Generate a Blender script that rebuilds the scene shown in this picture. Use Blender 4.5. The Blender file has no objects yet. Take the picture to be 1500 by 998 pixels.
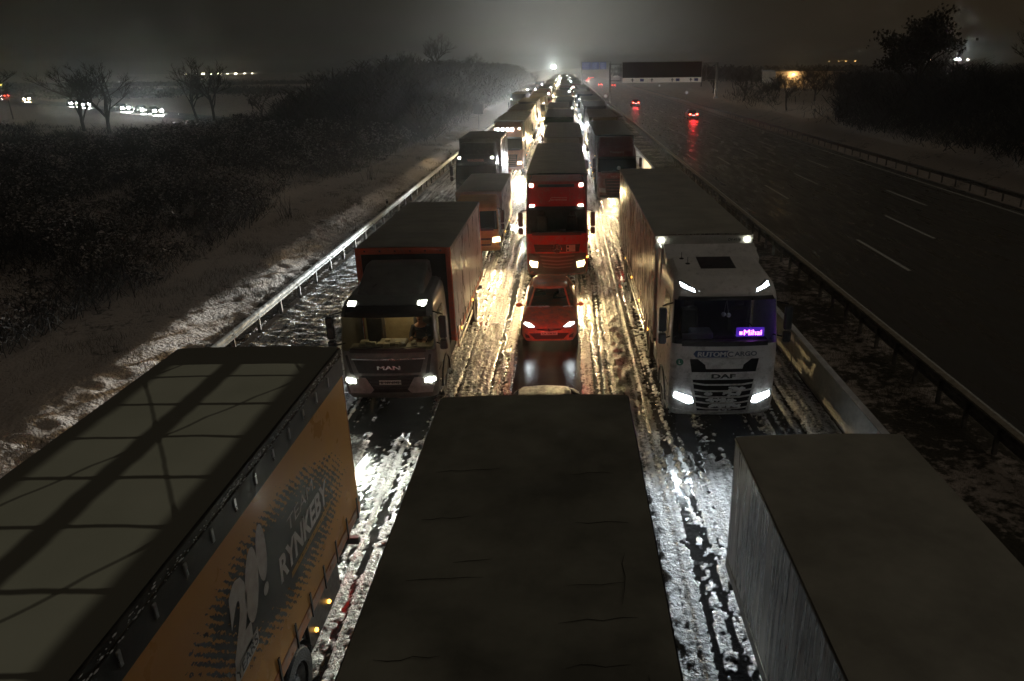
import bpy, math, random, itertools
import numpy as np
from mathutils import Vector, Matrix
from mathutils.bvhtree import BVHTree

random.seed(7)
RNG = np.random.default_rng(11)
C = bpy.data.collections.new("scene"); bpy.context.scene.collection.children.link(C)
SC = bpy.context.scene
pi = math.pi
R = math.radians

# ------------------------------------------------------------------ camera
CAM_H = 8.2
cd = bpy.data.cameras.new("camera"); cam = bpy.data.objects.new("camera", cd); C.objects.link(cam)
cd.sensor_fit = 'HORIZONTAL'; cd.sensor_width = 36; cd.lens = 26.0
cd.shift_x = -88 / 1500.0
cd.clip_start = 0.1; cd.clip_end = 6000
PITCH = math.atan(401 / 1083.0)
cam.matrix_world = (Matrix.Translation((0, 0, CAM_H)) @ Matrix.Rotation(-0.0045, 4, 'Z') @
                    Matrix.Rotation(pi / 2 - PITCH, 4, 'X') @ Matrix.Rotation(-0.012, 4, 'Z'))
SC.camera = cam

# ------------------------------------------------------------------ world: night sky with the glow of the traffic and towns
W = bpy.data.worlds.new("World"); SC.world = W; W.use_nodes = True
wn = W.node_tree.nodes; wl = W.node_tree.links
for n in list(wn): wn.remove(n)
wo = wn.new('ShaderNodeOutputWorld'); wb = wn.new('ShaderNodeBackground'); wl.new(wb.outputs[0], wo.inputs[0])
tc = wn.new('ShaderNodeTexCoord')
def wdir(vec):
    d = wn.new('ShaderNodeVectorMath'); d.operation = 'DOT_PRODUCT'
    wl.new(tc.outputs['Generated'], d.inputs[0]); d.inputs[1].default_value = Vector(vec).normalized(); return d.outputs['Value']
def wmath(op, a, b=None):
    m = wn.new('ShaderNodeMath'); m.operation = op
    for i, v in enumerate((a, b)):
        if v is None: continue
        if isinstance(v, (int, float)): m.inputs[i].default_value = v
        else: wl.new(v, m.inputs[i])
    return m.outputs[0]
def wscale(col, fac):
    m = wn.new('ShaderNodeVectorMath'); m.operation = 'SCALE'; m.inputs[0].default_value = col; wl.new(fac, m.inputs['Scale']); return m.outputs[0]
def wadd(a, b):
    m = wn.new('ShaderNodeVectorMath'); m.operation = 'ADD'; wl.new(a, m.inputs[0]); wl.new(b, m.inputs[1]); return m.outputs[0]
road_glow = wmath('POWER', wmath('MAXIMUM', wdir((-.005, 1, 0.03)), 0.0), 150)
road_wide = wmath('POWER', wmath('MAXIMUM', wdir((-0.01, 1, 0.0)), 0.0), 18)
town = wmath('POWER', wmath('MAXIMUM', wdir((0.62, 1, 0.12)), 0.0), 12)
sep = wn.new('ShaderNodeSeparateXYZ'); wl.new(tc.outputs['Generated'], sep.inputs[0])
cl = wn.new('ShaderNodeTexNoise'); cl.inputs['Scale'].default_value = 2.2; cl.inputs['Detail'].default_value = 3
wl.new(tc.outputs['Generated'], cl.inputs['Vector'])
base = wscale((0.0104, 0.0087, 0.0060), wmath('ADD', wmath('MULTIPLY', cl.outputs[0], 0.5), 0.72))
sky = wadd(wadd(wadd(base, wscale((0.165, 0.168, 0.150), road_glow)), wscale((0.0075, 0.0072, 0.0062), road_wide)),
           wscale((0.009, 0.0050, 0.0018), town))
wl.new(sky, wb.inputs[0]); wb.inputs[1].default_value = 1.0

def lamp(name, kind, energy, color, parent=None, loc=(0, 0, 0), rot=(0, 0, 0), size=.05, scale=(1, 1, 1), spot=None, blend=.6):
    l = bpy.data.lights.new(name, kind); l.energy = energy; l.color = color
    if kind == 'SPOT': l.spot_size = spot; l.spot_blend = blend; l.shadow_soft_size = size
    if kind == 'POINT': l.shadow_soft_size = size
    if name == 'headlight_beam':            # reflector optics throw the beam far: the patch right in front stays weaker
        l.use_nodes = True; nt = l.node_tree; em = nt.nodes['Emission']; fo = nt.nodes.new('ShaderNodeLightFalloff')
        fo.inputs['Strength'].default_value = 1.0; fo.inputs['Smooth'].default_value = 26.0; nt.links.new(fo.outputs['Quadratic'], em.inputs['Strength'])
    o = bpy.data.objects.new(name, l); C.objects.link(o); o.location = loc; o.rotation_euler = rot; o.scale = scale
    o.parent = parent
    return o
# weak warm fill added for the roofs and right-facing truck sides
sun = lamp("fill_sun", 'SUN', 0.145, (1.0, .89, .74)); sun.data.angle = R(70); sun.rotation_euler = (R(10), R(44), 0)

vs = SC.view_settings; vs.view_transform = 'Standard'; vs.look = 'None'; vs.exposure = 0.0; vs.gamma = 1.0; vs.use_curve_mapping = False
SC.cycles.use_denoising = True
SC.cycles.sample_clamp_indirect = 2.0; SC.cycles.sample_clamp_direct = 0
SC.cycles.max_bounces = 5; SC.cycles.diffuse_bounces = 2; SC.cycles.glossy_bounces = 2; SC.cycles.transparent_max_bounces = 8
SC.cycles.volume_bounces = 0; SC.cycles.transmission_bounces = 2
SC.cycles.caustics_reflective = False; SC.cycles.caustics_refractive = False
SC.cycles.use_light_tree = True

# ------------------------------------------------------------------ numeric noise
def _h(i, j, s):
    n = (i * 374761393 + j * 668265263 + s * 1442695041) & 0x7fffffff
    n = ((n ^ (n >> 13)) * 1274126177) & 0x7fffffff
    return ((n ^ (n >> 16)) & 0xffff) / 65535.0
def vnoise(x, y, s=0):
    x = np.asarray(x, float); y = np.asarray(y, float)
    i = np.floor(x).astype(np.int64); j = np.floor(y).astype(np.int64)
    u = x - i; v = y - j; u = u * u * (3 - 2 * u); v = v * v * (3 - 2 * v)
    return ((_h(i, j, s) * (1 - u) + _h(i + 1, j, s) * u) * (1 - v) + (_h(i, j + 1, s) * (1 - u) + _h(i + 1, j + 1, s) * u) * v)
def fbm(x, y, o=4, s=0):
    r = 0; a = .5; t = 0
    for k in range(o):
        r = r + a * vnoise(x * 2 ** k, y * 2 ** k, s + k * 17); t += a; a *= .5
    return r / t
def sstep(a, b, x):
    t = np.clip((np.asarray(x, float) - a) / (b - a), 0, 1); return t * t * (3 - 2 * t)

# ------------------------------------------------------------------ materials
MATS = {}
def mat(name, color=(.5, .5, .5), rough=.5, metal=0., spec=.5, noise=0., nscale=3., bump=0., bscale=20., coat=0., emit=None, estr=0., rvar=0., stretch=None):
    if name in MATS: return MATS[name]
    m = bpy.data.materials.new(name); m.use_nodes = True; MATS[name] = m
    nt = m.node_tree; b = nt.nodes['Principled BSDF']; L = nt.links
    b.inputs['Base Color'].default_value = (*color, 1); b.inputs['Roughness'].default_value = rough
    b.inputs['Metallic'].default_value = metal; b.inputs['Specular IOR Level'].default_value = spec
    if coat: b.inputs['Coat Weight'].default_value = coat; b.inputs['Coat Roughness'].default_value = .12
    if emit:
        b.inputs['Emission Color'].default_value = (*emit, 1); b.inputs['Emission Strength'].default_value = estr
        try: m.cycles.emission_sampling = 'NONE'
        except Exception: pass
        return m
    t = nt.nodes.new('ShaderNodeTexCoord'); vec = t.outputs['Object']
    if stretch:
        mp = nt.nodes.new('ShaderNodeMapping'); mp.inputs['Scale'].default_value = stretch; L.new(vec, mp.inputs[0]); vec = mp.outputs[0]
    if noise or rvar:
        n = nt.nodes.new('ShaderNodeTexNoise'); n.inputs['Scale'].default_value = nscale; n.inputs['Detail'].default_value = 6; n.inputs['Roughness'].default_value = .62
        L.new(vec, n.inputs['Vector'])
        if noise:
            rm = nt.nodes.new('ShaderNodeMapRange'); rm.inputs[1].default_value = .34; rm.inputs[2].default_value = .66; L.new(n.outputs[0], rm.inputs[0])
            mx = nt.nodes.new('ShaderNodeMix'); mx.data_type = 'RGBA'; L.new(rm.outputs[0], mx.inputs[0])
            mx.inputs[6].default_value = (*[c * (1 - noise) for c in color], 1); mx.inputs[7].default_value = (*[min(1, c * (1 + noise)) for c in color], 1)
            L.new(mx.outputs[2], b.inputs['Base Color'])
        if rvar:
            mr = nt.nodes.new('ShaderNodeMapRange'); L.new(n.outputs[0], mr.inputs[0]); mr.inputs[1].default_value = .3; mr.inputs[2].default_value = .7
            mr.inputs[3].default_value = max(.03, rough - rvar); mr.inputs[4].default_value = min(1, rough + rvar); L.new(mr.outputs[0], b.inputs['Roughness'])
    if bump:
        n2 = nt.nodes.new('ShaderNodeTexNoise'); n2.inputs['Scale'].default_value = bscale; n2.inputs['Detail'].default_value = 4; L.new(vec, n2.inputs['Vector'])
        bp = nt.nodes.new('ShaderNodeBump'); bp.inputs['Strength'].default_value = bump; bp.inputs['Distance'].default_value = .05
        L.new(n2.outputs[0], bp.inputs['Height']); L.new(bp.outputs[0], b.inputs['Normal'])
    return m
def nodes(m): return m.node_tree.nodes, m.node_tree.links, m.node_tree.nodes['Principled BSDF']

def glass_mat(t_=(.72, .76, .76, 1)):
    m = bpy.data.materials.new("window_glass"); m.use_nodes = True; nt = m.node_tree
    for n in list(nt.nodes): nt.nodes.remove(n)
    o = nt.nodes.new('ShaderNodeOutputMaterial'); mx = nt.nodes.new('ShaderNodeMixShader'); t = nt.nodes.new('ShaderNodeBsdfTransparent')
    g = nt.nodes.new('ShaderNodeBsdfGlossy'); g.inputs['Roughness'].default_value = .06; f = nt.nodes.new('ShaderNodeFresnel'); f.inputs[0].default_value = 1.45
    t.inputs[0].default_value = t_
    nt.links.new(f.outputs[0], mx.inputs[0]); nt.links.new(t.outputs[0], mx.inputs[1]); nt.links.new(g.outputs[0], mx.inputs[2]); nt.links.new(mx.outputs[0], o.inputs[0])
    return m
GLASS = glass_mat(); GLASS_T = glass_mat((.45, .47, .47, 1))
BLACK = mat("black_plastic", (.018, .018, .02), .42, noise=.4, rvar=.15, nscale=9)
DARK = mat("chassis_dark", (.03, .03, .032), .6, noise=.5, bump=.2, bscale=14)
RUBBER = mat("tyre_rubber", (.022, .022, .022), .75, noise=.4, bump=.4, bscale=40)
STEEL = mat("wheel_steel", (.35, .35, .36), .38, metal=.7, noise=.35, nscale=8, rvar=.12)
ALU = mat("aluminium", (.55, .56, .57), .3, metal=.85, noise=.25, rvar=.14, nscale=7)
CHROME = mat("chrome", (.75, .75, .77), .12, metal=1.)
DGLASS = mat("dark_glass", (.01, .011, .013), .07, spec=.7)
SEAT = mat("seat_fabric", (.06, .055, .05), .9, noise=.3, bump=.2, bscale=60)
DASH = mat("dashboard", (.09, .085, .075), .6, noise=.3, rvar=.1)
ROOF = mat("trailer_roof_tarp", (.40, .385, .33), .55, noise=.22, nscale=1.3, bump=.25, bscale=2.5, rvar=.12)
ROOFD = mat("trailer_roof_dark", (.235, .225, .195), .5, noise=.35, nscale=.9, bump=.3, bscale=3, rvar=.15)
SNOWM = mat("caked_snow", (.72, .73, .75), .5, noise=.2, bump=.8, bscale=22)
PLATE = mat("plate_white", (.72, .72, .7), .4, noise=.15, nscale=30)
INK = mat("ink_black", (.015, .015, .017), .5)
AMBER = mat("amber_marker_lit", (.6, .25, .02), .3, emit=(1, .45, .06), estr=9)
L_WHITE = mat("lens_cool_white", (1, 1, 1), .2, emit=(.86, .97, 1.0), estr=26)
L_NEUT = mat("lens_white", (1, 1, 1), .2, emit=(.97, 1.0, .82), estr=24)
L_WARM = mat("lens_warm", (1, 1, 1), .2, emit=(1.0, .72, .34), estr=20)
L_FAR = mat("lens_far", (1, 1, 1), .2, emit=(.95, 1, .95), estr=300)
L_FARW = mat("lens_far_warm", (1, 1, 1), .2, emit=(1, .72, .36), estr=260)
L_RED = mat("lens_red", (.5, .01, .01), .3, emit=(1, .03, .015), estr=14)
L_REDF = mat("lens_red_far", (.5, .01, .01), .3, emit=(1, .05, .03), estr=45)
LENS_OFF = mat("lens_unlit", (.35, .36, .38), .08, spec=.8, noise=.2)
def grime(m):
    """dried salt spray: blotchy brown-grey film, denser on the lower panels that the wheels throw it at"""
    if m.get('g'): return m
    m['g'] = 1; N, L, b = nodes(m); src = b.inputs['Base Color'].links[0].from_socket if b.inputs['Base Color'].links else None
    t = N.new('ShaderNodeTexCoord'); sp = N.new('ShaderNodeSeparateXYZ'); L.new(t.outputs['Object'], sp.inputs[0])
    n = N.new('ShaderNodeTexNoise'); n.inputs['Scale'].default_value = 4.5; n.inputs['Detail'].default_value = 8; n.inputs['Roughness'].default_value = .72; L.new(t.outputs['Object'], n.inputs['Vector'])
    a = N.new('ShaderNodeMapRange'); L.new(sp.outputs[2], a.inputs[0]); a.inputs[1].default_value = .3; a.inputs[2].default_value = 2.4; a.inputs[3].default_value = .16; a.inputs[4].default_value = -.06
    ad = N.new('ShaderNodeMath'); ad.operation = 'ADD'; L.new(n.outputs[0], ad.inputs[0]); L.new(a.outputs[0], ad.inputs[1])
    r = N.new('ShaderNodeMapRange'); L.new(ad.outputs[0], r.inputs[0]); r.inputs[1].default_value = .48; r.inputs[2].default_value = .72; r.inputs[4].default_value = .75
    mx = N.new('ShaderNodeMix'); mx.data_type = 'RGBA'; L.new(r.outputs[0], mx.inputs[0]); L.new(src, mx.inputs[6]); mx.inputs[7].default_value = (.20, .185, .165, 1); L.new(mx.outputs[2], b.inputs['Base Color'])
    return m
def paint(name, c, rough=.32, noise=.12, coat=.5): return grime(mat("paint_" + name, c, rough, noise=noise, nscale=2.5, coat=coat, rvar=.08))

# ------------------------------------------------------------------ mesh builder
class MB:
    def __init__(s): s.v = []; s.f = []
    def add(s, vs_, fs):
        o = len(s.v); s.v.extend([tuple(p) for p in vs_]); s.f.extend([tuple(i + o for i in f) for f in fs]); return s
    def convex(s, vs_, fs):
        c = Vector((0, 0, 0))
        for p in vs_: c += Vector(p)
        c /= len(vs_); out = []
        for f in fs:
            p = [Vector(vs_[i]) for i in f]; n = Vector((0, 0, 0))
            for i in range(len(p)): n += (p[i] - p[0]).cross(p[(i + 1) % len(p)] - p[0])
            fc = sum(p, Vector((0, 0, 0))) / len(p)
            out.append(tuple(f) if n.dot(fc - c) >= 0 else tuple(reversed(f)))
        return s.add(vs_, out)
    def box(s, x0, x1, y0, y1, z0, z1, b=0.0):
        if b <= 0:
            v = [(x, y, z) for x in (x0, x1) for y in (y0, y1) for z in (z0, z1)]
            return s.convex(v, [(0, 1, 3, 2), (4, 5, 7, 6), (0, 1, 5, 4), (2, 3, 7, 6), (0, 2, 6, 4), (1, 3, 7, 5)])
        b = min(b, (x1 - x0) * .45, (y1 - y0) * .45, (z1 - z0) * .45)
        v = []; idx = {}
        for ix, x in enumerate((x0, x1)):
            for iy, y in enumerate((y0, y1)):
                for iz, z in enumerate((z0, z1)):
                    sx = b if ix == 0 else -b; sy = b if iy == 0 else -b; sz = b if iz == 0 else -b
                    for k, q in enumerate(((x, y + sy, z + sz), (x + sx, y, z + sz), (x + sx, y + sy, z))):
                        idx[(ix, iy, iz, k)] = len(v); v.append(q)
        F = []
        for a in (0, 1):
            F.append([idx[(a, 0, 0, 0)], idx[(a, 1, 0, 0)], idx[(a, 1, 1, 0)], idx[(a, 0, 1, 0)]])
            F.append([idx[(0, a, 0, 1)], idx[(1, a, 0, 1)], idx[(1, a, 1, 1)], idx[(0, a, 1, 1)]])
            F.append([idx[(0, 0, a, 2)], idx[(1, 0, a, 2)], idx[(1, 1, a, 2)], idx[(0, 1, a, 2)]])
        for a in (0, 1):
            for c in (0, 1):
                F.append([idx[(0, a, c, 1)], idx[(1, a, c, 1)], idx[(1, a, c, 2)], idx[(0, a, c, 2)]])
                F.append([idx[(a, 0, c, 0)], idx[(a, 1, c, 0)], idx[(a, 1, c, 2)], idx[(a, 0, c, 2)]])
                F.append([idx[(a, c, 0, 0)], idx[(a, c, 1, 0)], idx[(a, c, 1, 1)], idx[(a, c, 0, 1)]])
        for a in (0, 1):
            for c in (0, 1):
                for e in (0, 1): F.append([idx[(a, c, e, 0)], idx[(a, c, e, 1)], idx[(a, c, e, 2)]])
        return s.convex(v, F)
    def tube(s, pts, r, n=8, cap=True):
        P = [Vector(p) for p in pts]; rs = r if isinstance(r, (list, tuple)) else [r] * len(P)
        rings = []
        for i, p in enumerate(P):
            t = (P[min(i + 1, len(P) - 1)] - P[max(i - 1, 0)]).normalized()
            a = Vector((0, 0, 1)) if abs(t.z) < .9 else Vector((1, 0, 0))
            u = t.cross(a).normalized(); w = t.cross(u)
            rings.append([p + (u * math.cos(2 * pi * k / n) + w * math.sin(2 * pi * k / n)) * rs[i] for k in range(n)])
        vs_ = [q for ring in rings for q in ring]; fs = []
        for i in range(len(P) - 1):
            for k in range(n):
                a = i * n + k; b_ = i * n + (k + 1) % n; fs.append((a, b_, b_ + n, a + n))
        if cap: fs.append(tuple(range(n))[::-1]); fs.append(tuple((len(P) - 1) * n + k for k in range(n)))
        return s.add(vs_, fs)
    def lathe_x(s, prof, cy, cz, n=28):
        vs_ = []; fs = []
        for (x, r) in prof:
            for k in range(n): a = 2 * pi * k / n; vs_.append((x, cy + r * math.cos(a), cz + r * math.sin(a)))
        for i in range(len(prof) - 1):
            for k in range(n):
                a = i * n + k; b_ = i * n + (k + 1) % n; fs.append((a, a + n, b_ + n, b_))
        return s.add(vs_, fs)
    def grid(s, fn, us, vs2, flip=False):
        nu, nv = len(us), len(vs2); vv = [fn(u, v) for u in us for v in vs2]; fs = []
        for i in range(nu - 1):
            for j in range(nv - 1):
                a = i * nv + j; q = (a, a + nv, a + nv + 1, a + 1); fs.append(q[::-1] if flip else q)
        return s.add(vv, fs)
    def prism(s, poly, axis, a0, a1):
        # poly: list of 2-D points; axis 'x': (y,z), 'y': (x,z), 'z': (x,y)
        def P(p, a): return {'x': (a, p[0], p[1]), 'y': (p[0], a, p[1]), 'z': (p[0], p[1], a)}[axis]
        n = len(poly); v = [P(p, a0) for p in poly] + [P(p, a1) for p in poly]
        f = [tuple(range(n)), tuple(range(n, 2 * n))[::-1]] + [(i, i + n, (i + 1) % n + n, (i + 1) % n) for i in range(n)]
        ar = sum(poly[i][0] * poly[(i + 1) % n][1] - poly[(i + 1) % n][0] * poly[i][1] for i in range(n))
        flip = (ar > 0) == (a1 > a0)
        if axis == 'y': flip = not flip
        if not flip: f = [q[::-1] for q in f]
        return s.add(v, f)
    def ball(s, c, r, n=10, sc=(1, 1, 1)):
        vs_ = []; fs = []; m = n // 2
        for i in range(m + 1):
            th = pi * i / m
            for k in range(n): a = 2 * pi * k / n; vs_.append((c[0] + r * sc[0] * math.sin(th) * math.cos(a), c[1] + r * sc[1] * math.sin(th) * math.sin(a), c[2] + r * sc[2] * math.cos(th)))
        for i in range(m):
            for k in range(n):
                a = i * n + k; b_ = i * n + (k + 1) % n; fs.append((a, a + n, b_ + n, b_))
        return s.add(vs_, fs)
    def mesh(s, name, material, smooth=False):
        me = bpy.data.meshes.new(name); me.from_pydata(s.v, [], s.f); me.validate(); me.update()
        if material: me.materials.append(material)
        if smooth: me.polygons.foreach_set('use_smooth', [True] * len(me.polygons)); autosmooth(me, 40)
        return me
    def build(s, name, material, parent=None, smooth=False, label=None, kind=None):
        me = s.mesh(name, material, smooth)
        o = bpy.data.objects.new(name, me); C.objects.link(o); o.parent = parent
        if label: o['label'] = label
        if kind: o['kind'] = kind
        return o
def autosmooth(me, deg):
    try: me.set_sharp_from_angle(angle=R(deg))
    except Exception: pass
def thing(name, label, cat, loc=(0, 0, 0), rz=0, group=None):
    o = bpy.data.objects.new(name, None); C.objects.link(o); o.location = loc; o.rotation_euler = (0, 0, rz)
    o.empty_display_size = .2; o['label'] = label; o['category'] = cat
    if group: o['group'] = group
    return o
def tag(o, label, cat, group=None):
    o['label'] = label; o['category'] = cat
    if group: o['group'] = group
    return o
def npmesh(name, V, F, material, kind=None, smooth=False, parent=None):
    me = bpy.data.meshes.new(name); V = np.asarray(V, np.float32); F = np.asarray(F, np.int32)
    me.vertices.add(len(V)); me.vertices.foreach_set('co', V.ravel())
    k = F.shape[1]; me.loops.add(F.size); me.loops.foreach_set('vertex_index', F.ravel())
    me.polygons.add(len(F)); me.polygons.foreach_set('loop_start', np.arange(0, F.size, k, dtype=np.int32))
    if smooth: me.polygons.foreach_set('use_smooth', np.ones(len(F), bool))
    me.update(calc_edges=True); me.validate()
    me.materials.append(material)
    o = bpy.data.objects.new(name, me); C.objects.link(o); o.parent = parent
    if kind: o['kind'] = kind
    return o
def gridmesh(name, xs, ys, Z, material, kind=None, smooth=True):
    X, Y = np.meshgrid(xs, ys, indexing='ij'); nx, ny = len(xs), len(ys)
    V = np.stack([X, Y, Z], -1).reshape(-1, 3)
    i, j = np.meshgrid(np.arange(nx - 1), np.arange(ny - 1), indexing='ij'); a = (i * ny + j).ravel()
    F = np.stack([a, a + ny, a + ny + 1, a + 1], 1)
    return npmesh(name, V, F, material, kind, smooth)

_txt = {}
def text_geo(s, bold=0.0, shear=0.0):
    if 'M' in s: bold = 0.0          # the M outline collapses when it is fattened
    key = (s, bold, shear)
    if key in _txt: return _txt[key]
    c = bpy.data.curves.new("t", 'FONT'); c.body = s; c.size = 1; c.offset = bold; c.shear = shear; c.resolution_u = 3
    o = bpy.data.objects.new("t", c); C.objects.link(o); bpy.context.view_layer.update()
    dg = bpy.context.evaluated_depsgraph_get(); me = bpy.data.meshes.new_from_object(o.evaluated_get(dg))
    V = [tuple(v.co) for v in me.vertices]; F = [tuple(p.vertices) for p in me.polygons]
    bpy.data.objects.remove(o); bpy.data.curves.remove(c); bpy.data.meshes.remove(me)
    x0 = min(v[0] for v in V); x1 = max(v[0] for v in V); y0 = min(v[1] for v in V); y1 = max(v[1] for v in V)
    V = [((v[0] - x0) / (x1 - x0), (v[1] - y0) / (y1 - y0)) for v in V]
    _txt[key] = (V, F); return V, F

class Surf:
    """ray-projects flat outlines onto a body so trim follows its curvature"""
    def __init__(s, mb, d=(0, 1, 0)): s.t = BVHTree.FromPolygons([Vector(v) for v in mb.v], mb.f); s.d = Vector(d).normalized()
    def hit(s, x, z, off=0., d=None):
        d = Vector(d).normalized() if d else s.d
        o = Vector((x, 0, z)) - d * 6
        h = s.t.ray_cast(o, d, 14)[0]
        if h is None: h = Vector((x, 0.1, z))
        return h - d * off
    def patch(s, mb, poly, off=.004, thick=0., d=None, sub=4, rings=3):
        """poly: outline as (x,z), star-shaped about its centroid"""
        pts = []
        n = len(poly)
        for i in range(n):
            a, b_ = poly[i], poly[(i + 1) % n]
            for k in range(sub): t = k / sub; pts.append((a[0] * (1 - t) + b_[0] * t, a[1] * (1 - t) + b_[1] * t))
        ar = sum(pts[i][0] * pts[(i + 1) % len(pts)][1] - pts[(i + 1) % len(pts)][0] * pts[i][1] for i in range(len(pts)))
        if ar < 0: pts = pts[::-1]
        cx = sum(p[0] for p in pts) / len(pts); cz = sum(p[1] for p in pts) / len(pts)
        m = len(pts); V = [s.hit(cx, cz, off + thick, d)]; F = []
        for r in range(1, rings + 1):
            f = r / rings
            for p in pts: V.append(s.hit(cx + (p[0] - cx) * f, cz + (p[1] - cz) * f, off + thick, d))
        for k in range(m): F.append((0, 1 + k, 1 + (k + 1) % m))
        for r in range(rings - 1):
            for k in range(m):
                a = 1 + r * m + k; b_ = 1 + r * m + (k + 1) % m; F.append((a, a + m, b_ + m, b_))
        if thick > 0:
            o = len(V)
            for p in pts: V.append(s.hit(p[0], p[1], -.004, d))
            for k in range(m):
                a = 1 + (rings - 1) * m + k; b_ = 1 + (rings - 1) * m + (k + 1) % m; F.append((a, o + k, o + (k + 1) % m, b_))
        return mb.add(V, F)
    def rect(s, mb, x0, x1, z0, z1, off=.004, thick=0., d=None, sub=5): return s.patch(mb, [(x0, z0), (x1, z0), (x1, z1), (x0, z1)], off, thick, d, sub)
    def text(s, mb, txt, x0, x1, z0, z1, off=.008, bold=.02, shear=0., d=None):
        V, F = text_geo(txt, bold, shear)
        return mb.add([s.hit(x0 + v[0] * (x1 - x0), z0 + v[1] * (z1 - z0), off, d) for v in V], F)
def mirror(poly): return [(-x, z) for x, z in poly]
def circ(cx, cz, r, n=16): return [(cx + r * math.cos(2 * pi * k / n), cz + r * math.sin(2 * pi * k / n)) for k in range(n)]

# ------------------------------------------------------------------ wheels
def wheel(parent, x, y, r=.5, w=.3, outward=1, lite=False, name='wheel'):
    t = MB(); n = 16 if lite else 32; o = outward
    prof = [(x - o * w / 2, r * .55), (x - o * w / 2, r * .93), (x - o * w * .38, r), (x + o * w * .38, r), (x + o * w / 2, r * .93), (x + o * w / 2, r * .6), (x + o * w * .40, r * .56)]
    t.lathe_x(prof, y, r, n); tw = t.build(name, RUBBER, parent, True)
    q = MB(); q.lathe_x([(x + o * w * .42, r * .58), (x + o * w * .30, r * .52), (x + o * w * .12, r * .40), (x + o * w * .14, r * .24), (x + o * w * .36, r * .2), (x + o * w * .38, .001)], y, r, n)
    if not lite:
        for k in range(10):
            a = 2 * pi * k / 10; q.box(x + o * w * .13 - .012, x + o * w * .13 + .03, y + r * .31 * math.cos(a) - .018, y + r * .31 * math.cos(a) + .018, r + r * .31 * math.sin(a) - .018, r + r * .31 * math.sin(a) + .018)
    q.build('rim', STEEL, tw, True)
    return tw

# ------------------------------------------------------------------ people
def skinfig(name, J, E, Rad, material, parent, root=0, sub=2):
    me = bpy.data.meshes.new(name); me.from_pydata(J, E, []); me.update()
    o = bpy.data.objects.new(name, me); C.objects.link(o)
    o.modifiers.new('skin', 'SKIN'); 
    if not me.skin_vertices: 
        me.attributes
    for i, sv in enumerate(me.skin_vertices[0].data): sv.radius = (Rad[i], Rad[i]); sv.use_root = (i == root)
    m = o.modifiers.new('sub', 'SUBSURF'); m.levels = sub; m.render_levels = sub
    bpy.context.view_layer.update(); dg = bpy.context.evaluated_depsgraph_get()
    me2 = bpy.data.meshes.new_from_object(o.evaluated_get(dg)); me2.name = name
    bpy.data.objects.remove(o); bpy.data.meshes.remove(me)
    me2.materials.clear(); me2.materials.append(material); me2.polygons.foreach_set('use_smooth', [True] * len(me2.polygons))
    q = bpy.data.objects.new(name, me2); C.objects.link(q); q.parent = parent
    return q
SKIN_M = mat("skin", (.48, .27, .19), .5, noise=.1)
def driver(loc, label, cloth, hair=(.03, .02, .015)):
    """a seated driver facing -Y with both hands forward on the wheel; loc = seat point"""
    try:
        p = thing('person', label, 'person', loc)
        J = [(0, .05, .12), (0, .09, .35), (0, .10, .52), (0, .07, .62), (0, .04, .70), (0, .02, .80), (0, .03, .90),
             (-.19, .10, .50), (-.24, -.08, .30), (-.17, -.33, .34), (.19, .10, .50), (.24, -.08, .30), (.17, -.33, .34),
             (-.10, -.02, .10), (-.14, -.42, .14), (-.14, -.50, -.30), (.10, -.02, .10), (.14, -.42, .14), (.14, -.50, -.30)]
        E = [(0, 1), (1, 2), (2, 3), (3, 4), (4, 5), (5, 6), (2, 7), (7, 8), (8, 9), (2, 10), (10, 11), (11, 12), (0, 13), (13, 14), (14, 15), (0, 16), (16, 17), (17, 18)]
        Rd = [.15, .15, .14, .06, .075, .09, .07, .075, .05, .032, .075, .05, .032, .09, .07, .05, .09, .07, .05]
        # hands: palm and five fingers each, curled around the wheel
        for s_, w in ((-1, 9), (1, 12)):
            wx, wy, wz = J[w]; b = len(J)
            J.append((wx - s_ * .01, wy - .07, wz + .02)); E.append((w, b)); Rd.append(.032)
            for k, L_ in enumerate((.03, .036, .034, .026)):
                x_ = wx + (k - 1.5) * .021; f = len(J)
                J += [(x_, wy - .10, wz + .03), (x_, wy - .10 - L_ * .8, wz + .012), (x_, wy - .10 - L_ * .6, wz - .022)]
                E += [(b, f), (f, f + 1), (f + 1, f + 2)]; Rd += [.010, .009, .008]
            f = len(J); J += [(wx - s_ * .045, wy - .06, wz + .0), (wx - s_ * .05, wy - .095, wz - .012)]; E += [(b, f), (f, f + 1)]; Rd += [.012, .009]
        body = skinfig('body', J, E, Rd, SKIN_M, p)
        # face: nose, ears
        f = MB(); f.ball((0, -.075, .80), .018, 8, (1, 1.2, 1.5)); f.ball((-.088, .03, .80), .02, 8, (.5, 1, 1.5)); f.ball((.088, .03, .80), .02, 8, (.5, 1, 1.5)); f.build('face', SKIN_M, body, True)
        e = MB(); e.ball((-.033, -.062, .83), .011, 8); e.ball((.033, -.062, .83), .011, 8); e.box(-.025, .025, -.078, -.066, .752, .760); e.build('eyes', INK, body, True)
        h = MB(); h.ball((0, .045, .865), .098, 14, (.98, 1.05, .95)); h.build('hair', mat("hair", hair, .6, noise=.3), p, True)
        J2 = J[:3] + [J[7], J[8], (-.185, -.27, .33), J[10], J[11], (.185, -.27, .33)]
        E2 = [(0, 1), (1, 2), (2, 3), (3, 4), (4, 5), (2, 6), (6, 7), (7, 8)]
        skinfig('jacket', J2, E2, [.185, .18, .165, .092, .068, .05, .092, .068, .05], cloth, p)
        return p
    except Exception as ex:
        print('driver failed', ex); return None

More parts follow.
